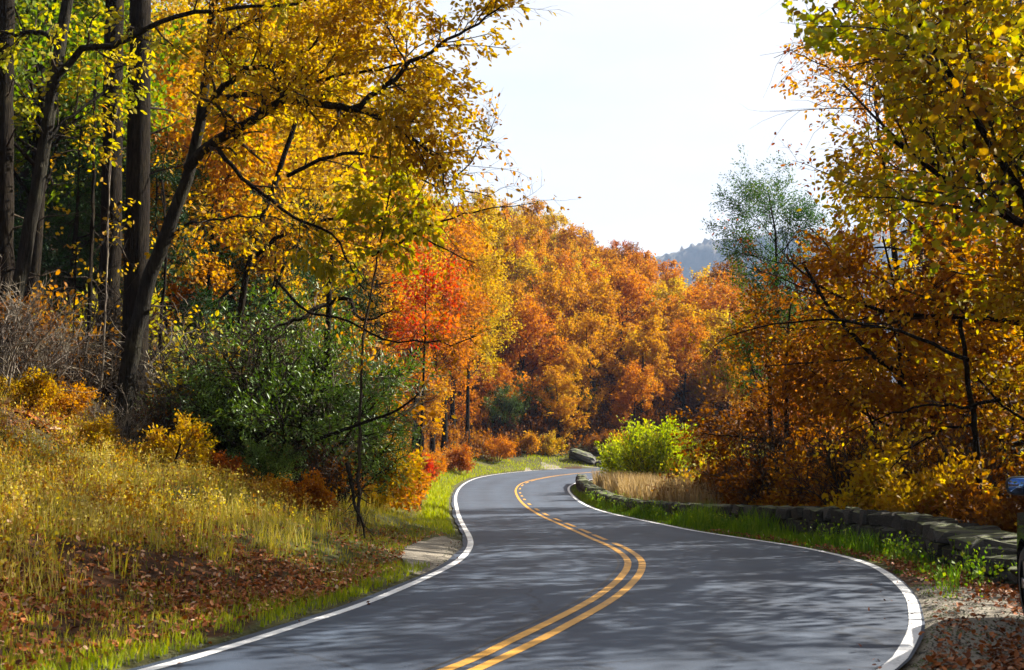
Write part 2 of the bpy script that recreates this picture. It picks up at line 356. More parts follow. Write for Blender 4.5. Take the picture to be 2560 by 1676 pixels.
L2, C2, R2 = resample(LEFT, 400), resample(CL, 400), resample(RIGHT, 400)
jit = lambda n, s: np.interp(np.arange(n), np.arange(0, n + 4, 4), rng.normal(0, s, (n + 4) // 4 + (1 if (n + 4) % 4 else 0)))
rd = Geo()
eL, eR = offset(L2, 0.17 + jit(400, .025)), offset(R2, -0.08 + jit(400, .012))
p1, f1 = strip(eL, C2, 0, 8); p2, f2 = strip(C2, eR, 0, 8); lat = np.tile(np.linspace(0, 1, 9), 400)
rd.add(p1, f1, lat); rd.add(p2, f2, lat)
road = rd.build('road', asphalt(), smooth=True); tag(road, kind='structure')
def line_part(name, line, wd, mat, z=.005, parent=road):
    wd = np.broadcast_to(wd, (len(line),)) / 2
    p, f = strip(offset(line, wd), offset(line, -wd), z); return Geo().add(p, f).build(name, mat, parent)
line_part('edge_line', L2, .115 + jit(400, .003), WHITE); line_part('edge_line', R2, .115 + jit(400, .003), WHITE)
line_part('center_line', offset(C2, .0), .105, YELLOW)
CRp = offset(smooth_line(C2[::4], 4), -.215)
near = CRp[(CRp[:, 1] < 22.2)]
line_part('center_line', near, .105, YELLOW)
dashes = [(0.24, 65.4), (0.40, 69.4), (0.71, 72.7), (0.22, 59.5), (0.28, 53.8), (0.43, 48.6), (0.55, 43), (0.71, 38.0), (0.89, 34.2), (1.08, 31), (1.27, 28.3), (1.5, 25.8), (1.73, 23.6)]
for dx, dy in dashes:
    i = np.argmin(np.hypot(CRp[:, 0] - dx, CRp[:, 1] - dy)); seg = resample(CRp[max(i - 2, 0):i + 3], 9)
    seg = seg[np.hypot(*(seg - seg[4]).T) < .95]
    line_part('center_dash', seg, .105, YELLOW)
far2 = CRp[(CRp[:, 1] > 74)]; line_part('center_line', far2, .105, YELLOW)
seam = offset(C2[(C2[:, 1] > 5) & (C2[:, 1] < 22)], .14)
line_part('tar_seam', seam, .022 + np.abs(jit(len(seam), .012)), TAR, .003)

# blue mountain beyond the valley
def mount(X, Y):
    X = X / 1.47; Y = Y / 1.47
    r = np.exp(-((X - 560) / 900) ** 2) * 500
    r = r * np.exp(-((Y - 1500) / 260) ** 2)
    return -25 + r * (1 + .012 * np.sin(X * .021 + 1) + .006 * np.sin(X * .057) + .03 * np.sin(Y * .03 + X * .01)) + rng.normal(0, 4.0, X.shape)
def mount_mat():
    m, t, out = new_mat('far_woods'); tc = N(t, 'TexCoord'); n = N(t, 'TexNoise', Scale=.05, Detail=6.0, Roughness=.7); t.links.new(tc.outputs['Object'], n.inputs['Vector'])
    r = ramp(t, [(.3, (.025, .03, .02)), (.5, (.06, .05, .03)), (.7, (.10, .06, .035))], n.outputs['Fac'])
    p = N(t, 'BsdfPrincipled', Roughness=1.0); t.links.new(r.outputs['Color'], p.inputs['Base Color']); t.links.new(p.outputs[0], out.inputs['Surface']); return m
mo = grid_mesh(np.linspace(-1320, 2500, 640), np.linspace(1500, 2640, 70), mount).build('mountain', mount_mat()); tag(mo, kind='structure')

# ------------------------------------------------------------------ branching plants
def tubes(G, Pn, R, k, rs, val=0.0):
    """tubes along polylines Pn[m,n,3] with radii R[m,n] and k sides"""
    m, n, _ = Pn.shape
    if m == 0: return
    T = unit(np.gradient(Pn, axis=1)); aux = unit(rs.normal(size=(m, 1, 3)) + 1e-3)
    U = unit(np.cross(T, np.broadcast_to(aux, T.shape))); V = np.cross(T, U)
    a = np.arange(k) * 2 * pi / k
    ring = Pn[:, :, None] + R[:, :, None, None] * (np.cos(a)[None, None, :, None] * U[:, :, None] + np.sin(a)[None, None, :, None] * V[:, :, None])
    base = (np.arange(m)[:, None, None] * n + np.arange(n - 1)[None, :, None]) * k
    j = np.arange(k)[None, None]; j2 = (j + 1) % k
    f = np.stack([base + j, base + j2, base + k + j2, base + k + j], -1).reshape(-1, 4)
    G.add(ring, f, val)

def grow(rs, Pn, R, c, t0, t1, ang, L, n=5, wander=.12, up=.0, rk=.6, shrink=.5, rmin=.003, end=.35, flat=1.0):
    """c children along each polyline; returns their polylines and radii"""
    m, n0, _ = Pn.shape
    t = t0 + (t1 - t0) * (np.arange(c)[None] + rs.random((m, c))) / c
    x = t * (n0 - 1); i = np.clip(x.astype(int), 0, n0 - 2); fr = (x - i)[..., None]
    mi = np.arange(m)[:, None]
    p0 = Pn[mi, i] * (1 - fr) + Pn[mi, i + 1] * fr; tan = unit(Pn[mi, i + 1] - Pn[mi, i])
    rad = (R[mi, i] * (1 - fr[..., 0]) + R[mi, i + 1] * fr[..., 0]) * rk
    pr = rs.normal(size=(m, c, 3)) * np.array([1, 1, flat]); pr = unit(pr - (pr * tan).sum(-1, keepdims=True) * tan)
    a = ang * rs.uniform(.7, 1.25, (m, c, 1)); d = np.cos(a) * tan + np.sin(a) * pr
    ln = L * (1 - shrink * t) * rs.uniform(.65, 1.25, (m, c))
    p0 = p0.reshape(-1, 3); d = d.reshape(-1, 3); ln = ln.reshape(-1, 1); rad = np.maximum(rad.reshape(-1), rmin)
    pts = [p0]; p = p0
    for _ in range(n - 1):
        d = unit(d + rs.normal(size=d.shape) * wander + np.array([0, 0, up])); p = p + d * ln / (n - 1); pts.append(p)
    rr = rad[:, None] * np.linspace(1, end, n)[None]
    return np.stack(pts, 1), rr

OVAL = (np.array([(0, 0, 0), (.26, .32, .06), (.24, .68, .05), (0, 1, -.04), (-.24, .68, .05), (-.26, .32, .06)]), [(0, 1, 2, 3), (0, 3, 4, 5)])
RHOMB = (np.array([(0, 0, 0), (.38, .5, .08), (0, 1, 0), (-.38, .5, .08)]), [(0, 1, 2), (0, 2, 3)])
LONG = (np.array([(0, 0, 0), (.17, .45, .03), (0, 1, -.12), (-.17, .45, .03)]), [(0, 1, 2), (0, 2, 3)])
LOBED = (np.array([(0, 0, 0), (.40, .10, .08), (.40, .36, .04), (.50, .66, .10), (.25, .76, .0), (0, .96, -.12), (-.25, .76, .0), (-.50, .66, .10), (-.40, .36, .04), (-.40, .10, .08)]), [tuple(range(10))])
CLUMP = (np.array([(-.5, -.1, 0), (.1, -.5, .12), (.5, .15, 0), (-.05, .5, .1)]), [(0, 1, 2, 3)])

def leaves(G, rs, pos, axis, size, tmpl, val, lift=.55):
    n = len(pos); a = unit(axis + rs.normal(size=(n, 3)) * .45)
    z = rs.normal(size=(n, 3)) * .75 + np.array([0, 0, lift]); z = unit(z - (z * a).sum(-1, keepdims=True) * a); b = np.cross(a, z)
    tv, tf = tmpl; s = np.reshape(size, (-1, 1, 1))
    V = pos[:, None] + s * (tv[None, :, :1] * b[:, None] + tv[None, :, 1:2] * a[:, None] + tv[None, :, 2:] * z[:, None])
    k = len(tv); F = (np.arange(n)[:, None, None] * k + np.array(tf)[None]).reshape(-1, len(tf[0]))
    G.add(V, F, np.repeat(np.clip(val, 0, 1), k))

def along(rs, Pn, k, t0=.15, jitter=.05):
    """k points along each polyline, with directions"""
    m, n, _ = Pn.shape; t = rs.uniform(t0, 1, (m, k)); x = t * (n - 1); i = np.clip(x.astype(int), 0, n - 2); fr = (x - i)[..., None]; mi = np.arange(m)[:, None]
    p = Pn[mi, i] * (1 - fr) + Pn[mi, i + 1] * fr; d = unit(Pn[mi, i + 1] - Pn[mi, i])
    return (p + rs.normal(size=p.shape) * jitter).reshape(-1, 3), d.reshape(-1, 3), np.repeat(np.arange(m), k)

def trunk_line(rs, h, lean=(0, 0), n=9, wob=.012):
    z = np.linspace(0, h, n); w_ = np.cumsum(rs.normal(0, wob * h, (n, 2)), 0) * np.linspace(0, 1, n)[:, None]
    return np.stack([lean[0] * (z / h) + w_[:, 0], lean[1] * (z / h) + w_[:, 1], z], 1)[None]

def tree_geo(seed, h, r, c0=.3, spread=.33, n1=16, n2=7, n3=6, nl=8, lsize=.14, tmpl=RHOMB, lean=(0, 0), up=.05, jitter=.12, ang=1.05, twigs=True, lift=.5, hang=-.3, droop=0., keep=None):
    """returns trunk Geo, twig Geo and crown Geo of one tree standing at the origin"""
    rs = np.random.default_rng(seed); T, B, C = Geo(), Geo(), Geo()
    tl = trunk_line(rs, h, lean); tr = np.linspace(1, .18, tl.shape[1])[None] * r; tr[0, 0] *= 1.35
    tubes(T, tl, tr, 9, rs)
    b1, r1 = grow(rs, tl, tr, n1, c0, .98, ang, h * spread, 6, .13, up, .5, .55, .008)
    tubes(T, b1, r1, 5, rs)
    b2, r2 = grow(rs, b1, r1, n2, .2, 1, .8, h * spread * .48, 5, .16, up * .6 + droop, .6, .4, .005)
    if twigs: tubes(B, b2, r2, 3, rs)
    b3, r3 = grow(rs, b2, r2, n3, .15, 1, .8, h * spread * .22, 4, .2, droop, .55, .3, .003)
    if twigs: tubes(B, b3, r3, 3, rs)
    cl1 = rs.normal(0, .13, len(b1)); cl2 = rs.normal(0, .13, len(b2)) + np.repeat(cl1, n2); cl3 = np.repeat(cl2, n3)
    pos, d, idx = along(rs, b3, nl, .1, jitter)
    d = unit(d + np.array([0, 0, hang])); val = .5 + cl3[idx] + rs.normal(0, .16, len(idx))
    size = lsize * rs.uniform(.6, 1.3, len(pos))
    if keep is not None:
        kk = keep(pos, rs); pos, d, val, size = pos[kk], d[kk], val[kk], size[kk]
    leaves(C, rs, pos, d, size, tmpl, val, lift)
    return T, B, C

def shrub_geo(seed, h, wd, stems=9, n2=7, n3=6, nl=14, lsize=.08, tmpl=RHOMB, jitter=.05, ang=.5, up=.02, lift=.5, r=.02, hang=-.1, full=.15, bang=.8):
    rs = np.random.default_rng(seed); B, C = Geo(), Geo()
    a = rs.uniform(0, 2 * pi, stems); q = rs.uniform(.1, 1, stems) ** .7
    tip = np.stack([np.cos(a) * q * wd * .5, np.sin(a) * q * wd * .5, h * (1 - .45 * q * q) * rs.uniform(.7, 1, stems)], 1)
    root = tip * np.array([.15, .15, 0]); u = np.linspace(0, 1, 6)[None, :, None]
    s0 = root[:, None] * (1 - u) + tip[:, None] * u; s0 = s0 + rs.normal(0, .03 * h, s0.shape) * u
    s0[..., 2] = tip[:, None, 2] * u[..., 0] ** .8
    r0 = np.full((stems, 1), r) * np.linspace(1, .4, 6)[None]
    tubes(B, s0, r0, 4, rs)
    b2, r2 = grow(rs, s0, r0, n2, full, 1, bang, wd * .34, 5, .15, up, .6, .4, .004); tubes(B, b2, r2, 3, rs)
    b3, r3 = grow(rs, b2, r2, n3, .1, 1, bang, wd * .16, 4, .2, up, .6, .3, .0025); tubes(B, b3, r3, 3, rs)
    cl = rs.normal(0, .16, len(b2)); cl3 = np.repeat(cl, n3)
    pos, d, idx = along(rs, b3, nl, .1, jitter)
    ok = pos[:, 2] > .02; pos, d, idx = pos[ok], d[ok], idx[ok]
    leaves(C, rs, pos, unit(d + np.array([0, 0, hang])), lsize * rs.uniform(.6, 1.3, len(pos)), tmpl, .5 + cl3[idx] + rs.normal(0, .17, len(idx)), lift)
    return B, C

class Kind:
    """meshes of one kind of plant, shared by its copies"""
    def __init__(s, name, T, B, C, bark, twig, parts=('trunk', 'twigs', 'crown')):
        s.parts = []
        for nm, G, mat in zip(parts, (T, B, C), (bark, twig, None)):
            if G is None or not G.nv: continue
            me = G.mesh(name + '_' + nm, smooth=(nm in ('trunk', 'stems', 'twigs'))); me.materials.append(mat if mat else LM['gold'])
            s.parts.append((nm, me, mat is None))
    def place(s, name, label, cat, x, y, mat, z=None, scale=1.0, rot=0.0, group=None, sz=None):
        t = thing(name, label, cat, (x, y, float(land(np.array([x]), np.array([y]))[0]) - .05 if z is None else z), group)
        t.rotation_euler = (0, 0, rot); t.scale = (scale, scale, sz or scale)
        for nm, me, leafy in s.parts:
            o = link(nm, me, t)
            if leafy:
                o.material_slots[0].link = 'OBJECT'; o.material_slots[0].material = LM[mat]
            if nm == 'twigs': o['kind'] = 'stuff'
        return t

def px_of(x, y):
    return 1280 + FPX * x / y

# ------------------------------------------------------------------ wooded hillside behind the bend
hill_kinds = []
for k, (h, sp, c0) in enumerate([(13, .42, .10), (11.5, .46, .08), (13.5, .40, .14), (11, .46, .06), (12.5, .43, .1)]):
    hill_kinds.append((h, Kind('hill_tree', *tree_geo(100 + k, h, .22, c0, sp, 17, 8, 6, 13, .23, CLUMP, jitter=.16, twigs=False, up=.06, lift=.3), BARK, TWIG)))
spots = []
tries = 0
hr = np.random.default_rng(21)
while tries < 9000 and len(spots) < 165:
    tries += 1
    y = hr.uniform(92, 215); x = hr.uniform(-26, 66)
    if not (-.14 < x / y < .30): continue
    dl = side(LEFT, [x], [y])[0]
    if dl < 5.5 or dl > 108: continue
    if all((x - a) ** 2 + (y - b) ** 2 > (4.7 + (y - 92) * .012) ** 2 for a, b, _ in spots): spots.append((x, y, dl))
spots.sort(key=lambda s: px_of(s[0], s[1]))
rows = [(0, 14, 'low on the far hillside'), (14, 28, 'above the lowest trees of the far hillside'), (28, 46, 'halfway up the far hillside'), (46, 70, 'high on the far hillside'), (70, 200, 'on the far hillside skyline')]
pal = ['orange', 'amber', 'gold', 'amber', 'orange', 'amber', 'orange', 'rust', 'gold', 'amber', 'red', 'gold', 'brown']
ORD = 'first second third fourth fifth sixth seventh eighth ninth tenth eleventh twelfth thirteenth fourteenth fifteenth sixteenth seventeenth eighteenth nineteenth twentieth'.split()
ORD += ['twenty-' + o for o in ORD[:9]] + ['thirtieth']
TREE_WORD = dict(orange='orange tree', amber='amber tree', rust='rust brown tree', gold='golden tree', brown='dull brown tree', red='red tree', yellowgreen='yellow green tree', green='green tree')
seen = {}
lastm = None
for x, y, dl in spots:
    row = [r for r in rows if r[0] <= dl < r[1]][0][2]
    m = pal[hr.integers(len(pal))]
    if m == 'red' and dl > 13: m = 'orange'
    while m == lastm: m = pal[hr.integers(10)]
    lastm = m
    n = seen[(m, row)] = seen.get((m, row), -1) + 1
    h, K = hill_kinds[hr.integers(len(hill_kinds))]
    sc = hr.uniform(.75, 1.0) * (.7 if dl < 10 else .85 if dl < 16 else 1) * (1 if dl < 60 else .85)
    K.place('hillside_tree', f"{TREE_WORD[m]} {row}, {ORD[min(n, 29)]} such from the left", 'tree', x, y, m, scale=sc, sz=sc * hr.uniform(.85, 1.08), rot=hr.uniform(0, 6.28), group='trees on the far hillside')

# ------------------------------------------------------------------ woods rising on the left
left_kinds = []
for k, (h, sp, c0) in enumerate([(21, .28, .44), (18, .32, .40), (23, .26, .48), (16, .36, .36)]):
    left_kinds.append((h, Kind('wood_tree', *tree_geo(200 + k, h, .24, c0, sp, 17, 7, 6, 19, .20, RHOMB, jitter=.25, up=.06, lift=.4), BARK, TWIG)))
spots = []; tries = 0; hr = np.random.default_rng(5)
while tries < 9000 and len(spots) < 105:
    tries += 1
    y = hr.uniform(29, 98); x = hr.uniform(-50, -3)
    if x / y < -.56: continue
    dl = side(LEFT, [x], [y])[0]
    if dl < (6.5 if y < 60 else 4.5) or dl > 62: continue
    if y < 42 and dl < 11: continue
    if all((x - a) ** 2 + (y - b) ** 2 > 3.7 ** 2 for a, b, _ in spots): spots.append((x, y, dl))
spots.sort(key=lambda s: px_of(s[0], s[1]))
lrows = [(0, 12, 'at the edge of the left woods'), (12, 24, 'just inside the left woods'), (24, 40, 'deep inside the left woods'), (40, 90, 'highest up in the left woods')]
seen = {}
for x, y, dl in spots:
    row = [r for r in lrows if r[0] <= dl < r[1]][0][2]
    u = px_of(x, y)
    if u < 640: m = ['green', 'yellowgreen', 'gold', 'yellowgreen', 'amber', 'gold'][hr.integers(6)]
    elif u < 950: m = ['gold', 'gold', 'amber', 'yellowgreen', 'gold'][hr.integers(5)]
    else: m = ['amber', 'orange', 'gold', 'orange'][hr.integers(4)]
    n = seen[(m, row)] = seen.get((m, row), -1) + 1
    h, K = left_kinds[hr.integers(len(left_kinds))]; sc = hr.uniform(.8, 1.05)
    K.place('woodland_tree', f"{TREE_WORD[m]} {row}, {ORD[min(n, 29)]} such from the left", 'tree', x, y, m, scale=sc, rot=hr.uniform(0, 6.28), group='trees in the left woods')

# ------------------------------------------------------------------ foreground trees on the left bank
def gz(x, y): return float(land(np.array([x]), np.array([y]))[0])

def traced_tree(name, label, seed, path, r0, r1, limbs, bark, leaf, lsize, nl, tmpl=OVAL, n2=9, n3=6, L2_=1.5, L3_=.55, crown_from=.15, group=None, twig=TWIG, hang=-.45, droop=-.03, jitter=.06, keep=None, sides=12):
    """a tree whose trunk and main limbs follow given points (world coordinates)"""
    rs = np.random.default_rng(seed); base = np.array(path[0], float)
    t = thing(name, label, 'tree', tuple(base), group)
    tl = resample(smooth_line(np.array(path, float) - base, 6), 26)[None]; tr = np.linspace(r0, r1, 26)[None].copy(); tr[0, :3] *= [1.45, 1.18, 1.05]
    tl[0, 1:, :2] += rs.normal(0, .012, (25, 2)); G = Geo(); tubes(G, tl, tr, sides, rs); G.build('trunk', bark, t, True)
    B, C = Geo(), Geo(); allp, allr = [], []
    if not limbs:
        b1, q1 = grow(rs, tl, tr, 13, .05, .62, 1.3, 1.7, 7, .22, -.03, .15, .12, 0, .009); tubes(B, b1, q1, 4, rs)
        b2, q2 = grow(rs, b1, q1, 5, .2, 1, .8, .55, 5, .25, 0, .5, .5, .004); tubes(B, b2, q2, 3, rs)
    for lp, a, b in limbs:
        q = resample(smooth_line(np.array(lp, float) - base, 5), 18); q[1:] += rs.normal(0, .018, (17, 3))
        q = q[None]; rr = np.linspace(a, b, 18)[None]
        G = Geo(); tubes(G, q, rr, 7, rs); G.build('limb', bark, t, True); allp.append(q); allr.append(rr)
    if allp:
        Q, R = np.concatenate(allp), np.concatenate(allr)
        b2, r2 = grow(rs, Q, R, n2, crown_from, 1, .9, L2_, 6, .16, droop, .45, .35, .006); tubes(B, b2, r2, 4, rs)
        b3, r3 = grow(rs, b2, r2, n3, .1, 1, .8, L3_, 5, .2, droop, .5, .3, .0035); tubes(B, b3, r3, 3, rs)
        if nl:
            cl = np.repeat(rs.normal(0, .15, len(b2)), n3)
            pos, d, idx = along(rs, b3, nl, .05, jitter); val = .55 + cl[idx] + rs.normal(0, .17, len(idx)); size = lsize * rs.uniform(.65, 1.25, len(pos))
            d = unit(d + np.array([0, 0, hang]))
            if keep is not None:
                kk = keep(pos + base, rs); pos, d, val, size = pos[kk], d[kk], val[kk], size[kk]
            leaves(C, rs, pos, d, size, tmpl, val, .5); C.build('crown', LM[leaf], t)
    if B.nv: B.build('twigs', twig, t)['kind'] = 'stuff'
    return t

def tp(pts, Y0, Y1=None):
    """points of a limb that runs from depth Y0 to depth Y1"""
    Y1 = Y0 if Y1 is None else Y1; n = len(pts)
    return [P(a, b, Y0 + (Y1 - Y0) * i / max(n - 1, 1)) for i, (a, b) in enumerate(pts)]

def rooted(path, extra=.15):
    p = [np.array(q, float) for q in path]; b = p[0].copy(); b[2] = gz(b[0], b[1]) - extra; p[0] = b; return p

# two straight tulip-poplar trunks, a stout one at the frame's edge, a leaning mottled one
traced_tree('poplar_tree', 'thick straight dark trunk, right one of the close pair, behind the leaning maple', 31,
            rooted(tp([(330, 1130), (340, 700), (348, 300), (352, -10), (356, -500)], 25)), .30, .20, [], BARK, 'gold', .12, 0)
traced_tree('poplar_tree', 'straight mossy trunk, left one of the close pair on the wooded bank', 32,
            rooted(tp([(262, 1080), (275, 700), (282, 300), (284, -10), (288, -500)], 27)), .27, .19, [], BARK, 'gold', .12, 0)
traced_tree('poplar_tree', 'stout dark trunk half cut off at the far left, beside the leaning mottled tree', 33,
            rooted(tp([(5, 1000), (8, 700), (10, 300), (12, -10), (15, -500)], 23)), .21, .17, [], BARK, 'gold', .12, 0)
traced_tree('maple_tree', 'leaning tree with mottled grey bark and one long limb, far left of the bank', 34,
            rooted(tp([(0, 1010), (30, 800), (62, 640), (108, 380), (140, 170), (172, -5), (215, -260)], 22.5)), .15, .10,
            [(tp([(112, 340), (135, 205), (195, 135), (240, 112), (285, 116), (345, 82), (395, 55), (470, 35), (590, 18), (740, 10)], 22.5, 20), .085, .025),
             (tp([(100, 420), (140, 320), (200, 275), (255, 235), (300, 170)], 22.4, 23.5), .05, .015),
             (tp([(150, 100), (90, 80), (30, 85), (-60, 60)], 22.5, 23), .06, .02)],
            BARK2, 'yellowgreen', .13, 12, n2=10, n3=5, L2_=1.2)
mp_l = [
    (tp([(470, 420), (505, 385), (560, 340), (640, 295), (690, 262), (725, 250), (800, 256), (880, 272)], 22, 19.5), .11, .065),
    (tp([(880, 272), (930, 240), (975, 210), (1010, 168), (1075, 130), (1150, 85), (1215, 45), (1262, 8)], 19.5, 18.5), .055, .014),
    (tp([(880, 272), (940, 292), (985, 318), (1030, 345), (1070, 385), (1100, 420), (1115, 480)], 19.5, 18.6), .05, .014),
    (tp([(900, 272), (960, 280), (1010, 300), (1065, 302), (1090, 302)], 19.4, 19), .03, .010),
    (tp([(505, 300), (540, 235), (585, 200), (620, 168), (690, 166), (730, 140), (790, 110), (800, 60)], 22, 21), .075, .025),
    (tp([(560, 245), (640, 235), (720, 222), (800, 200), (870, 185), (940, 178), (1000, 160)], 21.5, 20), .06, .02),
    (tp([(515, 200), (545, 110), (600, 70), (650, 45), (730, 15), (830, -20)], 22, 21), .06, .02),
    (tp([(525, 60), (560, -60), (640, -160)], 22, 21), .07, .03),
    (tp([(420, 600), (470, 560), (560, 548), (650, 540), (740, 560)], 22.4, 20.5), .03, .010),
    (tp([(1020, 165), (990, 110), (960, 50), (940, -10)], 19, 19.2), .02, .009),
    (tp([(790, 200), (840, 130), (850, 70), (880, 10)], 20.5, 20), .028, .010),
]
def keep_sky(p, rs):
    """the maple's outer spray thins towards its tips"""
    u = 1280 + FPX * p[:, 0] / p[:, 1]; v = 1160 - (p[:, 2] - EYE) / p[:, 1] * FPX
    lim = np.interp(v, [-200, 0, 60, 130, 260, 330, 480, 600], [1420, 1350, 1310, 1290, 1290, 1260, 1150, 1150])
    return rs.random(len(p)) < np.where(v > 420, .35, np.clip((lim - u) / 90, .03, 1))
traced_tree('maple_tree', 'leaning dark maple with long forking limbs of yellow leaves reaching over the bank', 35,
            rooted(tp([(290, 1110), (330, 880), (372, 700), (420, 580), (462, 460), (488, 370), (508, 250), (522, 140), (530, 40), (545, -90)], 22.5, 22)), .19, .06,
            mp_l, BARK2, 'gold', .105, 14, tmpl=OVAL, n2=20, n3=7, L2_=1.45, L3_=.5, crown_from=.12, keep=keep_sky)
# tree behind with drooping bare limbs
traced_tree('beech_tree', 'half bare tree with drooping dark limbs between the maple and the evergreen thicket', 36,
            rooted(tp([(590, 1090), (600, 800), (640, 600), (700, 420), (760, 250), (820, 90)], 25)), .10, .04,
            [(tp([(545, 372), (600, 440), (660, 490), (740, 545), (830, 590), (880, 680), (940, 760)], 20.5, 19.5), .045, .010),
             (tp([(640, 640), (700, 590), (780, 560), (880, 540), (990, 560), (1100, 620), (1190, 660)], 24, 20), .045, .010),
             (tp([(720, 440), (800, 400), (900, 385), (1010, 420), (1100, 470), (1230, 490)], 24.5, 21), .05, .010),
             (tp([(1110, 470), (1160, 420), (1200, 370), (1240, 290)], 21, 20.5), .02, .006),
             (tp([(930, 640), (1010, 600), (1090, 560), (1180, 530), (1340, 510)], 21, 20.5), .03, .006),
             (tp([(690, 700), (770, 780), (860, 800), (960, 850), (1090, 855), (1130, 865), (1190, 840)], 21, 20), .03, .010)],
            BARK, 'amber', .10, 2, n2=12, n3=6, L2_=1.2, L3_=.5, twig=TWIG)
traced_tree('beech_sapling', 'sapling with large yellow green leaves in front of the dark thicket', 37,
            rooted(tp([(900, 1080), (905, 900), (930, 720), (960, 560), (975, 470)], 21)), .035, .012,
            [(tp([(925, 720), (880, 660), (820, 630), (770, 650)], 21, 20.5), .014, .006), (tp([(945, 640), (1000, 590), (1060, 560)], 21, 20.6), .014, .006),
             (tp([(955, 580), (920, 520), (880, 490)], 21, 20.7), .013, .005), (tp([(960, 560), (990, 510), (1040, 490)], 21, 21.3), .012, .005), (tp([(965, 520), (975, 480), (985, 450)], 21), .01, .005)],
            TWIG, 'yellowgreen', .17, 9, n2=7, n3=4, L2_=.7, L3_=.35, crown_from=.1, hang=-.8)
traced_tree('dead_snag', 'dark broken snag with crooked side branches rising out of the evergreen thicket', 38,
            rooted(tp([(815, 1040), (818, 900), (820, 770), (830, 640)], 23.2)), .10, .05,
            [(tp([(820, 765), (790, 770), (745, 800), (690, 815), (650, 830)], 23, 22), .05, .015), (tp([(822, 760), (860, 745), (880, 760), (890, 790), (930, 800), (985, 770)], 23, 22.3), .05, .012)],
            BARK, 'gold', .1, 0, n2=5, n3=4, L2_=.6, L3_=.3)
# thin saplings
for sd, pts, Y, r, lab in [(41, [(205, 1060), (222, 800), (232, 500), (238, 200)], 25, .055, 'thin dark sapling stem just left of the paired trunks'),
                           (42, [(250, 1000), (262, 800), (270, 560), (276, 400)], 24, .025, 'very thin pale sapling stem in front of the mossy trunk'),
                           (43, [(180, 1010), (186, 760), (192, 560), (200, 330)], 24.5, .022, 'slender stem between the mottled tree and the paired trunks'),
                           (44, [(395, 1080), (400, 850), (415, 640), (405, 450)], 27, .05, 'slim straight sapling right of the paired trunks'),
                           (45, [(640, 1060), (660, 850), (700, 690), (760, 580)], 26, .05, 'slanting dark sapling behind the evergreen thicket')]:
    p = tp(pts, Y)
    traced_tree('sapling', lab, sd, rooted(p), r, r * .5, [(tp([pts[1], pts[2], pts[3], (pts[3][0] + 20, pts[3][1] - 150)], Y, Y - .4), r * .6, .006)],
                PALE if sd == 42 else BARK, 'gold', .11, 5, n2=8, n3=3, L2_=1.0, L3_=.4, crown_from=.05)
# dead branches hanging over the bank
for sd, pts, Y0, Y1, lab in [(46, [(868, 1160), (880, 1215), (888, 1270), (905, 1300), (912, 1345)], 20, 18.3, 'bare crooked branch stuck upright in the grass bank'),
                             (47, [(790, 1100), (860, 1075), (930, 1050), (985, 1030), (1030, 1000), (1045, 985)], 21, 20, 'thick dark fallen branch slanting up out of the brush'),
                             (48, [(375, 1220), (400, 1190), (430, 1170), (452, 1110)], 20, 19.5, 'dark bent stick leaning at the foot of the maple')]:
    t = thing('dead_branch', lab, 'branch', tuple(P(*pts[0], Y0)))
    q = resample(smooth_line(np.array(tp(pts, Y0, Y1)), 5), 16)[None] - np.array(t.location); rs = np.random.default_rng(sd); R_ = np.linspace(.04, .015, 16)[None]
    G = Geo(); tubes(G, q, R_, 6, rs); G.build('stem', BARK, t, True)
    G = Geo(); b2, r2 = grow(rs, q, R_, 9, .1, 1, .9, .6, 5, .2, 0, .5, .3, .004); tubes(G, b2, r2, 3, rs); b3, r3 = grow(rs, b2, r2, 4, .2, 1, .8, .25, 4, .2, 0, .5, .3, .003); tubes(G, b3, r3, 3, rs)
    G.build('twigs', TWIG, t)['kind'] = 'stuff'

# ------------------------------------------------------------------ evergreen thicket and shrubs of the left bank
rhodo = [Kind('rhododendron', None, *shrub_geo(300 + k, 1.0, 1.25, 11, 9, 7, 17, .030, LONG, .022, up=.04, lift=.8, r=.012, full=.25), BARK, BARK, ('stems', 'stems', 'foliage')) for k in range(2)]
for x, y, s, rt, lab in [(-4.6, 22.8, 3.5, .3, 'largest evergreen shrub with glossy dark leaves, in front of the snag'), (-5.7, 23.6, 2.6, 1.2, 'evergreen shrub on the maple side of the thicket'),
                         (-3.7, 24.4, 2.4, 2.5, 'evergreen shrub behind the bare brush, end of the thicket nearest the road'), (-4.6, 21.3, 1.1, 4, 'small low evergreen shrub at the foot of the thicket'),
                         (-4.5, 25.8, 4.2, 5, 'tall evergreen shrub at the back of the thicket'), (-5.9, 25.8, 2.6, .8, 'dim evergreen shrub behind the maple trunk')]:
    rhodo[int(s * 10) % 2].place('rhododendron_shrub', lab, 'shrub', x, y, 'evergreen', scale=s, sz=s * .95, rot=rt, group='evergreen shrubs in the thicket')

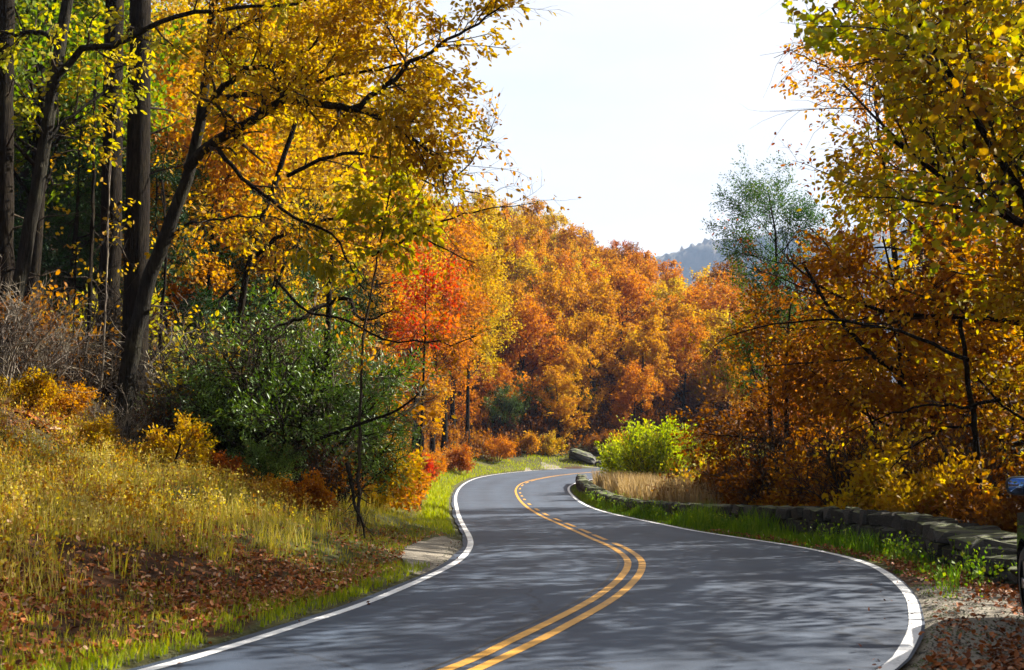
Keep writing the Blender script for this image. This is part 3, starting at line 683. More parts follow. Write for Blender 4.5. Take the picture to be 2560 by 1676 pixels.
bush = [Kind('bush', None, *shrub_geo(320 + k, 1.0, 1.2, 10, 7, 6, 9, .07, OVAL, .05, r=.010), BARK, TWIG, ('stems', 'stems', 'foliage')) for k in range(3)]
airy = [Kind('airy_bush', None, *shrub_geo(330 + k, 1.0, 1.2, 11, 8, 6, 2, .055, OVAL, .04, r=.009, up=.06), BARK, TWIG, ('stems', 'stems', 'foliage')) for k in range(2)]
def shrubs(name, cat, group, rows, kinds, r0=9):
    for i, (px, Y, s, m, lab) in enumerate(rows):
        kinds[i % len(kinds)].place(name, lab, cat, (px - 1280) / FPX * Y, Y, m, scale=s, rot=i * 1.7 + r0, group=group)
shrubs('bush', 'bush', 'autumn bushes on the left bank', [
    (455, 20.5, .9, 'gold', 'bright yellow bush with hanging leaves at the foot of the maple'),
    (575, 20.8, .6, 'rust', 'small rust red bush between the yellow bush and the evergreen thicket'),
    (700, 20.6, .6, 'amber', 'low orange bush under the evergreen thicket'),
    (770, 20.6, .7, 'orange', 'orange bush beside the fallen branch'),
    (150, 21.5, .8, 'amber', 'low amber bush below the leaning mottled tree'),
    (60, 20.5, .8, 'gold', 'low yellow bush at the far left end of the bank'),
    (260, 21, .7, 'gold', 'low yellow bush at the foot of the paired trunks'),
    (860, 27.0, .9, 'amber', 'amber bush at the thicket end next to the road'),
    (930, 30.0, 2.0, 'gold', 'tall yellow bush behind the thicket end'),
    (940, 26.0, .55, 'gold', 'knee high yellow bush on the grass bank by the thicket end'),
], bush)
shrubs('bare_brush', 'bush', 'bare brush on the left bank', [
    (770, 23.2, 1.3, 'rust', 'tangle of bare grey twigs at the road end of the thicket'),
    (820, 22.6, 1.2, 'brown', 'bare twiggy brush behind the fallen branch'),
    (10, 22.0, 1.8, 'brown', 'pale bare brush filling the far left edge of the bank'),
    (95, 23.0, 1.4, 'brown', 'bare brush in front of the leaning mottled tree'),
    (430, 23.0, 1.4, 'brown', 'bare brush between the maple and the evergreens'),
    (560, 24.0, 2.6, 'gold', 'tall sparse brush with a few yellow leaves behind the maple'),
    (700, 26.5, 3.4, 'gold', 'tall sparse brush with yellow leaves behind the evergreens'),
    (860, 28.0, 3.6, 'amber', 'tall twiggy brush behind the snag'),
    (150, 26.0, 2.6, 'amber', 'dim sparse brush in the shade of the left woods'),
    (480, 28.0, 3.0, 'yellowgreen', 'sparse green brush in the shade behind the paired trunks'),
    (230, 30.0, 3.0, 'yellowgreen', 'sparse green brush deep in the shade left of the paired trunks'),
], airy)

# mid-distance trees at the bend
mid = [Kind('bend_tree', *tree_geo(400 + k, h, .12, c0, .36, 14, 7, 6, 22, .17, RHOMB, jitter=.16, up=.04, lift=.4), BARK, TWIG) for k, (h, c0) in enumerate([(9, .15), (7, .1), (11, .2)])]
for i, (X, Y, s, k, m, lab) in enumerate([
    (-8.6, 47, .85, 1, 'orange', 'bright orange tree at the road side just past the evergreen thicket'),
    (-8.2, 41, .95, 0, 'gold', 'yellow tree behind the red maple at the road side'),
    (-10.5, 53, 1.0, 2, 'amber', 'tall amber tree behind the yellow one at the bend'),
    (-8.3, 60, .95, 1, 'orange', 'orange tree above the bend, over the far grass verge'),
    (-10.5, 66, 1.15, 2, 'amber', 'tall amber tree rising over the bend'),
    (-8.5, 75, 1.0, 2, 'orange', 'tall orange tree where the far hillside begins'),
    (-9.4, 36, 1.0, 2, 'amber', 'amber tree half hidden behind the yellow green sapling'),
    (-6.5, 83, .9, 0, 'amber', 'amber tree beside the tall orange tree on the far bank')]):
    mid[k].place('roadside_tree', lab, 'tree', X, Y, m, scale=s, rot=i * 2.1, group='trees along the left of the bend')
Kind('red_maple', *tree_geo(440, 8.2, .07, .58, .22, 11, 6, 5, 8, .12, OVAL, jitter=.14, up=.02), BARK, TWIG).place('red_maple', 'bright scarlet young maple behind the yellow sapling', 'tree', (1050 - 1280) / FPX * 38, 38, 'red', scale=1, rot=.5)

shrubs('bush', 'bush', 'orange bushes along the far bend', [
    (930, 33.0, .9, 'orange', 'orange bush on the grass strip, nearest of the bend bushes'),
    (985, 42.0, 1.2, 'orange', 'round bright orange bush in the bend'),
    (1035, 52.0, 1.4, 'orange', 'wide orange bush behind the bright grass strip'),
    (1020, 47.0, 1.2, 'amber', 'golden orange bush between two orange ones in the bend'),
    (1070, 66.0, 1.7, 'orange', 'orange bush above the bright green grass'),
    (1040, 59.0, 1.6, 'red', 'red orange bush in the middle of the bend'),
    (1150, 80.0, 1.8, 'rust', 'red brown bush above the far verge'),
    (1245, 93.0, 2.0, 'orange', 'orange bush on the far verge left of the rock'),
    (1310, 99.0, 2.0, 'amber', 'amber bush on the far verge beside the rock'),
    (1380, 101.0, 2.0, 'gold', 'yellow bush just left of the grey rock'),
    (1500, 104.0, 2.2, 'brown', 'brown brush right of the grey rock'),
    (1545, 106.0, 2.2, 'amber', 'amber brush behind the lime bush')], bush, 3)
dark_ev = rhodo
for i, (px, Y, s) in enumerate([(1300, 108, 4.0), (1420, 112, 4.2), (1245, 104, 4.0)]):
    dark_ev[i % 2].place('evergreen_shrub', ['dark evergreen shrub low in the shaded hillside gap', 'dark evergreen shrub above the grey rock', 'dark evergreen shrub behind the orange bushes'][i], 'shrub', (px - 1280) / FPX * Y, Y, 'evergreen', scale=s, rot=i, group='evergreen shrubs under the far hillside')

# ------------------------------------------------------------------ right side: beyond the wall
def right_tree(name, lab, seed, x, y, mat, bark=BARK, **kw):
    T, B, C = tree_geo(seed, **kw); z = gz(x, y) - .05
    t = thing(name, lab, 'tree', (x, y, z)); T.build('trunk', bark, t, True); 
    if B.nv: B.build('twigs', TWIG, t)['kind'] = 'stuff'
    C.build('crown', LM[mat], t); return t
def clear_for_road_and_sun(x0, y0, z0):
    def k(p, rs):
        X, Y, Z = p[:, 0] + x0, p[:, 1] + y0, p[:, 2] + z0
        u = 1280 + FPX * X / Y; v = 1160 - (Z - EYE) / Y * FPX
        lim = np.interp(v, [-100, 40, 150, 165, 300, 420, 560, 700, 800, 1000, 1200], [1930, 1960, 2060, 2240, 2200, 2100, 2080, 2060, 1990, 2060, 2150])
        return (rs.random(len(p)) < np.clip((u - lim) / 60, 0.0, 1) * np.where(X > .48 * Y + .3, .4, 1) * np.where(v < -90, .25, 1)) & (Z > .9) & (Y > 6)  # out-of-view leaves thinned to let sunlight through to bank and road
    return k
right_tree('tulip_tree', 'big yellow green tree whose leafy branches fill the upper right beside the car', 51, 10.0, 19.0, 'tulip', h=17, r=.26, c0=.19, spread=.41, n1=30, n2=10, n3=8, nl=27, lsize=.125, tmpl=LOBED, jitter=.14, up=.01, ang=1.2, hang=-.7, keep=clear_for_road_and_sun(10.2, 19.5, -.5))
right_tree('tulip_tree', 'tall golden tree directly behind the big yellow green tree', 52, 12.0, 26.0, 'gold', h=16, r=.24, c0=.08, spread=.42, n1=20, n2=8, n3=6, nl=15, lsize=.18, tmpl=OVAL, jitter=.2, up=.02, ang=1.15, hang=-.5, keep=clear_for_road_and_sun(12.0, 26.0, -.8))
right_tree('oak_tree', 'amber half bare oak leaning toward the road in front of the sky', 53, 13.2, 36, 'amber', h=15.5, r=.2, c0=.25, spread=.30, n1=20, n2=9, n3=7, nl=8, lsize=.15, tmpl=OVAL, lean=(-1.8, 0), jitter=.1, up=.08, keep=None)
right_tree('hickory_tree', 'dense golden tree between the half bare oak and the big yellow green tree', 64, 12.2, 30, 'tulip', h=14, r=.2, c0=.12, spread=.36, n1=22, n2=9, n3=7, nl=13, lsize=.17, tmpl=OVAL, jitter=.14, up=.03, ang=1.1, hang=-.5)
right_tree('locust_tree', 'slim tree with fine dull green leaves and bare stems against the sky', 54, 9.6, 42, 'locust', bark=BARK, h=12.6, r=.13, c0=.35, spread=.27, n1=18, n2=9, n3=7, nl=26, lsize=.11, tmpl=LONG, jitter=.10, up=.07, ang=.85)
right_tree('oak_tree', 'low brown oak with long bare side branches behind the dry grass', 55, 8.6, 36, 'brown', h=7.5, r=.12, c0=.1, spread=.5, n1=18, n2=8, n3=6, nl=11, lsize=.14, tmpl=OVAL, jitter=.1, up=.0, ang=1.25)
right_tree('oak_tree', 'bronze brown tree with drooping branches behind the middle of the wall', 56, 9.6, 28, 'bronze', h=8.0, r=.12, c0=.08, spread=.46, n1=20, n2=8, n3=7, nl=18, lsize=.15, tmpl=OVAL, jitter=.12, up=-.02, ang=1.2, hang=-.5)
right_tree('oak_tree', 'dark olive brown tree in deep shade behind the near end of the wall', 57, 12.5, 22.5, 'tulip', h=9, r=.14, c0=.08, spread=.42, n1=18, n2=8, n3=6, nl=20, lsize=.16, tmpl=OVAL, jitter=.14, up=0, ang=1.2, keep=clear_for_road_and_sun(12.5, 22.5, -.5))
right_tree('maple_tree', 'orange tree at the valley side behind the lime bush', 58, 14.5, 55, 'orange', h=10, r=.14, c0=.1, spread=.4, n1=16, n2=8, n3=6, nl=12, lsize=.18, tmpl=RHOMB, jitter=.15)
right_tree('maple_tree', 'gold tree at the valley side farther right than the orange one', 59, 20, 52, 'gold', h=12, r=.16, c0=.1, spread=.4, n1=16, n2=8, n3=6, nl=14, lsize=.2, tmpl=RHOMB, jitter=.18)
right_tree('maple_tree', 'bronze tree down the valley side behind the low brown oak', 60, 17, 40, 'bronze', h=12, r=.16, c0=.1, spread=.4, n1=16, n2=8, n3=6, nl=14, lsize=.2, tmpl=RHOMB, jitter=.18)
right_tree('maple_tree', 'amber tree down the valley side, farthest right of the valley trees', 61, 24, 44, 'amber', h=14, r=.16, c0=.1, spread=.4, n1=16, n2=8, n3=6, nl=14, lsize=.22, tmpl=RHOMB, jitter=.2)
# unseen woods added behind the viewpoint, shutting out sky to deepen shade
for i, (x, y, k) in enumerate([(-13, 6, 0), (-17, -1, 1), (-12, -7, 2), (-19, -12, 0), (-15, -20, 3), (-9, -27, 1), (0, -34, 2), (9, -28, 0), (7, -18, 3), (13, -22, 2), (12, -9, 1), (17, -3, 0), (10, -3, 3), (20, -14, 1), (-24, 8, 2), (-22, 2, 3), (5, -12, 1), (-4, -16, 2)]):
    left_kinds[k][1].place('roadside_tree', f"{['gold', 'amber', 'yellow green'][i % 3]} tree added unseen behind the viewpoint for shade, {ORD[i]} counting round from the left bank", 'tree', x, y, ['gold', 'amber', 'yellowgreen'][i % 3], scale=.9, rot=i * 1.1, group='unseen trees added behind the viewpoint for shade')
# bare leaning stems above the half bare oak
traced_tree('bare_tree', 'leafless leaning stem pointing up left out of the half bare oak', 62, rooted(tp([(2360, 1000), (2330, 600), (2280, 310), (2200, 190), (2130, 105), (2080, 20)], 30)), .13, .03,
            [(tp([(2240, 240), (2150, 205), (2060, 165), (1960, 118)], 30, 29), .035, .008), (tp([(2330, 600), (2200, 500), (2080, 440), (1980, 400)], 30, 29), .03, .006), (tp([(2330, 640), (2180, 620), (2000, 660), (1800, 620)], 30, 30), .03, .006)],
            BARK, 'rust', .12, 2, n2=12, n3=5, L2_=1.3, L3_=.5)
traced_tree('bare_tree', 'dark tree with low spreading bare branches behind the wall', 63, rooted(tp([(2450, 1290), (2440, 1100), (2420, 950), (2400, 800)], 21.5)), .075, .04,
            [(tp([(2500, 1000), (2400, 1020), (2310, 1010), (2200, 1045), (2090, 1090)], 19.5, 23), .035, .006), (tp([(2430, 1060), (2350, 1075), (2270, 1130), (2200, 1200)], 20.5, 22.5), .028, .006), (tp([(2420, 900), (2250, 830), (2050, 800), (1850, 830), (1750, 900)], 20, 26), .04, .006)],
            BARK, 'gold', .11, 3, n2=11, n3=5, L2_=.8, L3_=.4, droop=.03)
# tall roadside trees out of frame to the right: their shade streaks the road
thin = Kind('thin_tree', *tree_geo(450, 15, .16, .2, .32, 14, 6, 5, 5, .15, OVAL, jitter=.1, up=.06), BARK, TWIG)
for i, (x, y, sc, lab) in enumerate([(16.5, 24, 1.0, 'sparse half bare gold tree standing down the slope behind the parked car'), (15.0, 14.5, .9, 'sparse half bare gold tree close beside the parked car'), (23, 19, 1.05, 'sparse half bare gold tree farthest down the slope from the car')]):
    thin.place('roadside_tree', lab, 'tree', x, y, 'gold', scale=sc, rot=i * 1.3, group='trees shading the near road')

shrubs('bush', 'bush', 'bushes behind the stone wall', [
    (2230, 23.5, 1.9, 'gold', 'sunlit golden bush right behind the middle of the wall'),
    (2330, 22.0, 1.8, 'gold', 'golden bush behind the near part of the wall'),
    (2120, 26.0, 1.8, 'bronze', 'bronze bush behind the wall left of the golden one'),
    (2020, 28.5, 1.9, 'bronze', 'dull bronze bush behind the grassy part of the wall'),
    (1930, 31.0, 1.9, 'brown', 'brown bush behind the grassy part of the wall'),
    (1840, 34.5, 2.0, 'brown', 'brown bush next to the dry grass'),
    (1760, 46.0, 2.2, 'gold', 'bright yellow bush touching the lime bush'),
    (1880, 40.0, 2.4, 'rust', 'rust coloured bush behind the brown one'),
    (2440, 21.0, 1.5, 'bronze', 'dim bronze bush at the near end of the wall'),
    (2540, 19.0, 1.6, 'brown', 'dim brown bush behind the car mirror')], bush, 5)
shrubs('bare_brush', 'bush', 'bare brush behind the stone wall', [
    (2050, 30.0, 2.6, 'amber', 'bare brush standing above the grassy wall'),
    (1900, 36.0, 3.0, 'brown', 'bare brush beside the low brown oak'),
    (1800, 41.0, 3.0, 'yellowgreen', 'sparse green brush right of the dry grass'),
    (2200, 26.0, 2.6, 'amber', 'bare brush above the golden bush'),
    (1700, 60.0, 3.4, 'brown', 'bare brush behind the lime bush'),
    (2400, 24.0, 2.6, 'brown', 'dim bare brush near the car')], airy, 2)
bare = [Kind('leafless_brush', None, *shrub_geo(360 + k, 1.0, 1.3, 13, 9, 7, 0, .06, OVAL, .04, r=.010, up=.02), PALE if k == 0 else TWIG, PALE if k == 0 else TWIG, ('stems', 'stems', 'foliage')) for k in range(2)]
for i, (px, Y, s, k, lab) in enumerate([(5, 20.5, 2.3, 0, 'pale leafless brush crowding the far left edge of the bank'), (75, 21.5, 1.9, 0, 'pale leafless brush at the foot of the leaning mottled tree'), (165, 22.5, 1.7, 1, 'dark leafless brush between the mottled tree and the paired trunks'), (430, 22.0, 1.8, 1, 'dark leafless brush just right of the maple trunk'),
                                        (800, 23.2, 1.8, 0, 'pale leafless brush at the road end of the evergreen thicket'), (880, 26.5, 1.8, 1, 'dark leafless brush nearest the road beside the thicket'), (730, 21.6, 1.2, 1, 'low dark leafless brush round the fallen branch'), (600, 24.5, 3.4, 1, 'tall dark leafless brush behind the maple'), (760, 25.0, 3.8, 0, 'tall pale leafless brush beside the snag'), (300, 21.6, 1.2, 0, 'low pale leafless sprouts in front of the paired trunks'),
                                        (480, 25.5, 3.2, 0, 'tall pale leafless brush right of the maple trunk'), (690, 23.8, 3.9, 1, 'tall dark leafless brush standing in the evergreen thicket'), (215, 26.0, 3.0, 1, 'tall dark leafless brush left of the paired trunks'), (2150, 25.0, 2.8, 1, 'dark leafless brush over the middle of the wall'), (1960, 31.0, 3.0, 1, 'dark leafless brush above the brown bush'), (2330, 24.0, 2.8, 1, 'dark leafless brush over the near part of the wall')]):
    bare[k].place('leafless_brush', lab, 'bush', (px - 1280) / FPX * Y, Y, 'brown', scale=s, rot=i * 1.9, group='leafless brush')
hem = Kind('hemlock', *tree_geo(470, 11, .13, .05, .27, 30, 8, 6, 13, .15, LONG, jitter=.07, up=-.02, ang=1.35, hang=-.3), BARK, TWIG)
for i, (px, Y, s, lab) in enumerate([(40, 36, .9, 'dark hemlock behind the leaning mottled tree'), (150, 33, .8, 'dark hemlock between the mottled tree and the paired trunks'), (230, 41, 1.1, 'tall dark hemlock deeper in the woods left of the paired trunks'), (420, 34, .75, 'dark hemlock right of the paired trunks'), (520, 40, 1.0, 'dark hemlock behind the maple fork'),
                                     (640, 36, .7, 'small dark hemlock behind the evergreen thicket'), (760, 42, .9, 'dark hemlock behind the snag'), (90, 46, 1.2, 'tallest dark hemlock at the left edge of the woods'), (330, 44, 1.1, 'dark hemlock hidden behind the paired trunks'), (860, 38, .6, 'small dark hemlock behind the yellow green sapling')]):
    hem.place('hemlock_tree', lab, 'tree', (px - 1280) / FPX * Y, Y, 'hemlock', scale=s, rot=i * 1.3, group='dark hemlocks in the left woods')
lime = Kind('lime_bush', None, *shrub_geo(350, .95, 1.25, 17, 8, 7, 11, .036, OVAL, .03, r=.007, up=.16, lift=.6, bang=.5), BARK, TWIG, ('stems', 'stems', 'foliage'))
lime.place('lime_bush', 'large bright lime green bush beside the bend, above the dry grass', 'bush', 7.4, 58, 'lime', scale=4.0, rot=.4)
lime.place('lime_bush', 'smaller yellow bush leaning on the lime green one', 'bush', 9.4, 54.5, 'yellowgreen', scale=3.5, rot=2.2)
lime.place('lime_bush', 'low lime green bush at the left foot of the large one', 'bush', 6.0, 60.5, 'lime', scale=2.8, rot=4.0)

# ------------------------------------------------------------------ stone wall
WALL = [(4.35, 71.5, .55), (4.0, 66, .62), (3.72, 58, .55), (3.58, 48, .45), (3.58, 42, .38), (3.85, 37, .36), (4.5, 32, .42), (5.2, 28, .50), (5.9, 24.5, .58), (6.45, 22.2, .62), (6.9, 20.2, .62), (7.1, 18.6, .55), (7.05, 16.8, .42), (6.95, 15, .28), (6.95, 13.2, .12)]
wl = smooth_line(WALL, 8); wl = resample(wl, 260)
wall = thing('stone_wall', 'low mossy dry stone wall curving along the right of the road', 'wall', (0, 0, 0))
def stone_mesh(seed):
    import bmesh
    rs = np.random.default_rng(seed); bm = bmesh.new(); bmesh.ops.create_cube(bm, size=1.0)
    bmesh.ops.bevel(bm, geom=bm.edges[:], offset=.13, segments=1, affect='EDGES')
    for v in bm.verts: v.co.x += rs.normal(0, .05); v.co.y += rs.normal(0, .06); v.co.z += rs.normal(0, .05)
    me = bpy.data.meshes.new('stone'); bm.to_mesh(me); bm.free()
    a = me.attributes.new('v', 'FLOAT', 'POINT'); a.data.foreach_set('value', np.full(len(me.vertices), rs.random(), np.float32))
    me.materials.append(STONE); return me
sm = [stone_mesh(i) for i in range(7)]
cum = np.r_[0, np.cumsum(np.linalg.norm(np.diff(wl[:, :2], axis=0), axis=1))]; total = cum[-1]
wt = np.gradient(wl[:, :2], axis=0); wt /= np.linalg.norm(wt, axis=1, keepdims=True)
rest = Geo(); nst = 0
sr = np.random.default_rng(3)
THICK0 = .55
s = total
while s > 0.3:
    x, y, hh = (np.interp(s, cum, wl[:, k]) for k in range(3)); tx, ty = (np.interp(s, cum, wt[:, k]) for k in range(2))
    ln = sr.uniform(.26, .62) * (1 if y < 40 else 1.3); gzv = float(zp(y)) - .12
    courses = 3 if y < 34 else 2
    rot = math.atan2(ty, tx); THICK = THICK0 + .55 * float(sstep(21, 17, y)) if y < 21 else THICK0
    for c in range(courses):
        top = c == courses - 1
        zc = gzv + (hh + .12) * (c + .5) / courses
        for row in ((0,) if top and sr.random() < .55 else (-1, 1)):
            wdt = THICK * (1.05 if row == 0 else .52)
            off = row * THICK * .25
            loc = (x - ty * off + sr.normal(0, .012) - tx * ln * .5 * (c % 2), y + tx * off + sr.normal(0, .012) - ty * ln * .5 * (c % 2), zc)
            eul = (sr.normal(0, .06), sr.normal(0, .06), rot + sr.normal(0, .09)); scl = (ln * 1.02, wdt * sr.uniform(.92, 1.12), (hh + .12) / courses * sr.uniform(.94, 1.16)); me = sm[sr.integers(7)]
            if nst < 300:
                o = link('stone', me, wall); o.location = loc; o.rotation_euler = eul; o.scale = scl
            else:                                  # beyond the 300 nearest the stones are joined into one part
                from mathutils import Matrix, Euler, Vector
                M = np.array(Matrix.LocRotScale(Vector(loc), Euler(eul), Vector(scl))); vv = np.array([v.co for v in me.vertices]) @ M[:3, :3].T + M[:3, 3]
                for k_ in (3, 4): 
                    ff = [tuple(p.vertices) for p in me.polygons if len(p.vertices) == k_]
                    if ff: rest.l.append((np.array(ff) + rest.nv).ravel()); rest.n.append(np.full(len(ff), k_, np.int32))
                rest.v.append(vv); rest.a.append(np.full(len(vv), sr.random())); rest.nv += len(vv)
            nst += 1
    s -= ln

rest.build('far_stones', STONE, wall)['kind'] = 'stuff'

# rock outcrop past the bend
def rock(name, lab, x, y, z, size, rotz, seed):
    import bmesh
    rs = np.random.default_rng(seed); bm = bmesh.new(); bmesh.ops.create_icosphere(bm, subdivisions=3, radius=1)
    ph = rs.uniform(0, 6, (5, 3)); fr = rs.normal(0, 1.7, (5, 3))
    for v in bm.verts:
        c = np.array(v.co); f = 1 + .12 * sum(math.sin(float(fr[i] @ c + ph[i, 0])) for i in range(5)); q = np.round(c * 2.4) / 2.4
        v.co = ((c * .45 + q * .55) * f).tolist()
    me = bpy.data.meshes.new(name); bm.to_mesh(me); bm.free(); a = me.attributes.new('v', 'FLOAT', 'POINT'); a.data.foreach_set('value', np.full(len(me.vertices), .9, np.float32))
    me.materials.append(STONE); o = link(name, me, None, (x, y, z)); o.scale = size; o.rotation_euler = (.1, .3, rotz); tag(o, lab, 'rock'); return o
rock('boulder', 'grey slanting boulder above the far bend, left of the lime bush', 6.3, 100.5, gz(6.3, 100.5) + .5, (1.25, .9, .55), -.2, 4)
rock('boulder', 'small grey boulder at the foot of the slanting one', 7.9, 99.8, gz(7.7, 99.8) + .15, (.5, .45, .28), .4, 5)

# ------------------------------------------------------------------ grass, weeds, fallen leaves
def mixn(x, y): return patch(x, y, .8) + .8 * patch(x, y, 2.1, 1) + .6 * patch(x, y, 4.7, 2)

def scatter(n, box, test, seed):
    rs = np.random.default_rng(seed); x0, x1, y0, y1 = box
    # denser toward the viewer
    u = rs.random(n); y = y0 * (y1 / y0) ** u if y0 > 0 else rs.uniform(y0, y1, n); x = rs.uniform(x0, x1, n)
    dl = side(LEFT, x, y); dr = -side(RIGHT, x, y); k = test(x, y, dl, dr, rs)
    x, y = x[k], y[k]; return x, y, land(x, y), rs, dl[k], dr[k]

def blades(name, sc, h, wd, mat, val, lean=.45, lab=None):
    x, y, z, rs, dl, dr = sc; n = len(x); G = Geo(); h = h * rs.uniform(.5, 1.3, n); wd = wd * rs.uniform(.7, 1.3, n)
    a = rs.uniform(0, 2 * pi, n); wv = np.stack([np.cos(a), np.sin(a), np.zeros(n)], 1) * wd[:, None]
    b = rs.uniform(0, 2 * pi, n); ln = rs.uniform(.1, 1, n) * lean * h; lv = np.stack([np.cos(b) * ln, np.sin(b) * ln, np.zeros(n)], 1)
    p = np.stack([x, y, z - .02], 1); up = np.stack([np.zeros(n), np.zeros(n), h], 1)
    m = p + up * .6 + lv * .35; t = p + up * .95 + lv
    V = np.stack([p - wv, p + wv, m + wv * .7, m - wv * .7, t], 1)
    i = np.arange(n)[:, None] * 5
    va = np.repeat(np.clip(val + rs.normal(0, .2, n), 0, 1), 5)
    G.add(V, i + np.array([[0, 1, 2, 3]]), va); G.l.append((i + np.array([[3, 2, 4]])).ravel()); G.n.append(np.full(n, 3, np.int32))
    o = G.build(name, LM[mat]); tag(o, lab, kind='stuff'); return o

def patch(x, y, f=.5, s=0.0):
    return np.sin(x * f * 1.7 + s + 1.1 * np.sin(y * f + s)) * np.sin(y * f * 1.1 + 2 * s + np.sin(x * f * .9))

bank = scatter(170000, (-11.5, 0, 7, 60), lambda x, y, dl, dr, rs: (dl > .35) & (dl < 8.5) & (rs.random(len(x)) < np.clip(.5 + .55 * mixn(x, y) + .3 * sstep(12, 17, y), .10, 1)) & (np.hypot((x + 1.32) / .46, (y - 19.6) / 4.2) > .95), 1)
blades('bank_grass', bank, .11, .0055, 'grass', .42 + .35 * sstep(1, 6, bank[4]) + .15 * patch(bank[0], bank[1], .9, 2), lab='green and straw grass on the left bank')
edge = scatter(90000, (-4.5, 0, 7.5, 66), lambda x, y, dl, dr, rs: (dl > .27) & (dl < .3 + .6 * rs.random(len(x)) + .35 * (y > 26)) & (mixn(x, y) > -.9) & ~((y > 17) & (y < 23.4)), 11)
blades('edge_grass', edge, .10, .007, 'bright', .35, lab='short bright grass along the left edge of the road')
far_gr = scatter(80000, (-8, 9, 30, 103), lambda x, y, dl, dr, rs: (dl > .4) & (dl < 1.0 + 3.4 * sstep(44, 76, y)) & (x < 9.0), 12)
blades('far_verge_grass', far_gr, .20, .022, 'bright', .45, lab='sunlit yellow green grass strip round the bend')
verge = scatter(110000, (2, 8, 13, 72), lambda x, y, dl, dr, rs: (dr > .18) & (dr < np.interp(y, [13, 17, 21, 26, 40, 72], [.5, 1.1, 1.25, 1.4, .95, .75])) & (rs.random(len(x)) < np.clip(.22 + sstep(16, 23, y) + .35 * mixn(x, y), 0.03, 1)), 2)
vh = np.clip(.10 + .42 * sstep(.2, .8, verge[5]), .1, .55) * (1 - .35 * sstep(44, 60, verge[1])) * (.45 + .55 * sstep(17, 24, verge[1])) * np.clip(.8 + .5 * patch(verge[0], verge[1], 1.1), .35, 1.3)
blades('verge_grass', verge, vh, .009, 'verge', .35 + .2 * patch(verge[0], verge[1], 1.2) + .25 * sstep(33, 45, verge[1]), lab='lush green grass between the road and the stone wall')
dry = scatter(42000, (3.5, 12, 33, 66), lambda x, y, dl, dr, rs: (dr > np.interp(y, [33, 40, 66], [2.1, 1.6, 1.4])) & (dr < 6.0), 3)
blades('dry_grass', dry, 1.15, .014, 'dry', .5, .35, lab='tall dry pinkish grass behind the far wall')

def weeds(name, sc, h, mat, val, nl=14, ls=.05, lab=None, tmpl=RHOMB, stem='dry'):
    """upright stems with small leaves"""
    x, y, z, rs, dl, dr = sc; n = len(x); h = h * rs.uniform(.6, 1.3, n); d = rs.normal(0, .22, (n, 2))
    u = np.linspace(0, 1, 4)[None, :, None]; top = np.stack([d[:, 0] * h, d[:, 1] * h, h], 1)
    pts = np.stack([x, y, z], 1)[:, None] + top[:, None] * u + rs.normal(0, .02, (n, 4, 3)) * u
    G = Geo(); tubes(G, pts, np.full((n, 4), .003), 3, rs, np.repeat(np.clip(val - .25, 0, 1), 12) if np.ndim(val) else val - .25)
    pos, dd, idx = along(rs, pts, nl, .25, .05); v = (val[idx] if np.ndim(val) else val) + rs.normal(0, .2, len(idx))
    leaves(G, rs, pos, unit(dd + rs.normal(size=dd.shape) * .8), ls * rs.uniform(.5, 1.4, len(pos)), tmpl, v, .3)
    o = G.build(name, LM[mat]); tag(o, lab, kind='stuff'); return o
wd_ = scatter(14000, (-16, 0, 9, 62), lambda x, y, dl, dr, rs: (dl > 1.6) & (dl < 9.5) & (rs.random(len(x)) < sstep(1.6, 4.5, dl + .8 * patch(x, y, .7))), 4)
weeds('bank_weeds', wd_, .33, 'weeds', .5 + .3 * mixn(wd_[0], wd_[1]), 16, .04, 'straw and yellow weeds on the left bank')
wd2 = scatter(1500, (-14, 0, 14, 60), lambda x, y, dl, dr, rs: (dl > 2.5) & (dl < 9) & (patch(x, y, .55, .6) > -.1), 5)
weeds('bank_seedlings', wd2, .4, 'amber', .6, 14, .06, 'yellow and orange seedlings in the bank weeds', OVAL)
straw = scatter(52000, (-11, 0, 10, 60), lambda x, y, dl, dr, rs: (dl > 1.8) & (dl < 9) & (mixn(x, y) > -.3), 21)
blades('straw_grass', straw, .32, .005, 'grass', .72 + .2 * mixn(straw[0], straw[1]), .5, lab='tall yellowing grass stalks on the left bank')
wd3 = scatter(1900, (2, 9, 13, 50), lambda x, y, dl, dr, rs: (dr > .3) & (dr < 1.7) & (patch(x, y, 1.3, .2) > -.3), 6)
weeds('verge_weeds', wd3, .38, 'verge', .55, 14, .05, 'leafy green weeds in front of the stone wall')
wd4 = scatter(7000, (-9, 3, 30, 100), lambda x, y, dl, dr, rs: (dl > 1.2 + 2.4 * sstep(44, 76, y)) & (dl < 6.5 + 2 * sstep(44, 76, y)), 8)
weeds('bend_undergrowth', wd4, .75, 'orange', .62 + .2 * patch(wd4[0], wd4[1], .4), 16, .12, 'orange undergrowth along the far bend', OVAL)
wd7 = scatter(26000, (-60, -5, 26, 100), lambda x, y, dl, dr, rs: (dl > 9) & (dl < 62) & (x > -.55 * y), 19)
weeds('woodland_brush', wd7, 1.1, 'brown', .3 + .35 * patch(wd7[0], wd7[1], .4), 11, .17, 'brown brush and seedlings covering the slope under the left woods', OVAL)
wd5 = scatter(4200, (3.5, 14, 15, 60), lambda x, y, dl, dr, rs: (dr > 2.6) & (dr < 7), 9)
weeds('valley_undergrowth', wd5, .8, 'amber', .45 + .2 * patch(wd5[0], wd5[1], .5), 16, .09, 'amber undergrowth behind the stone wall', OVAL)

wd6 = scatter(16000, (-30, 75, 90, 160), lambda x, y, dl, dr, rs: (dl > 4) & (dl < 45), 18)
weeds('hillside_brush', wd6, 1.5, 'brown', .35 + .3 * patch(wd6[0], wd6[1], .35), 15, .22, 'brown brush covering the ground of the far hillside', CLUMP)

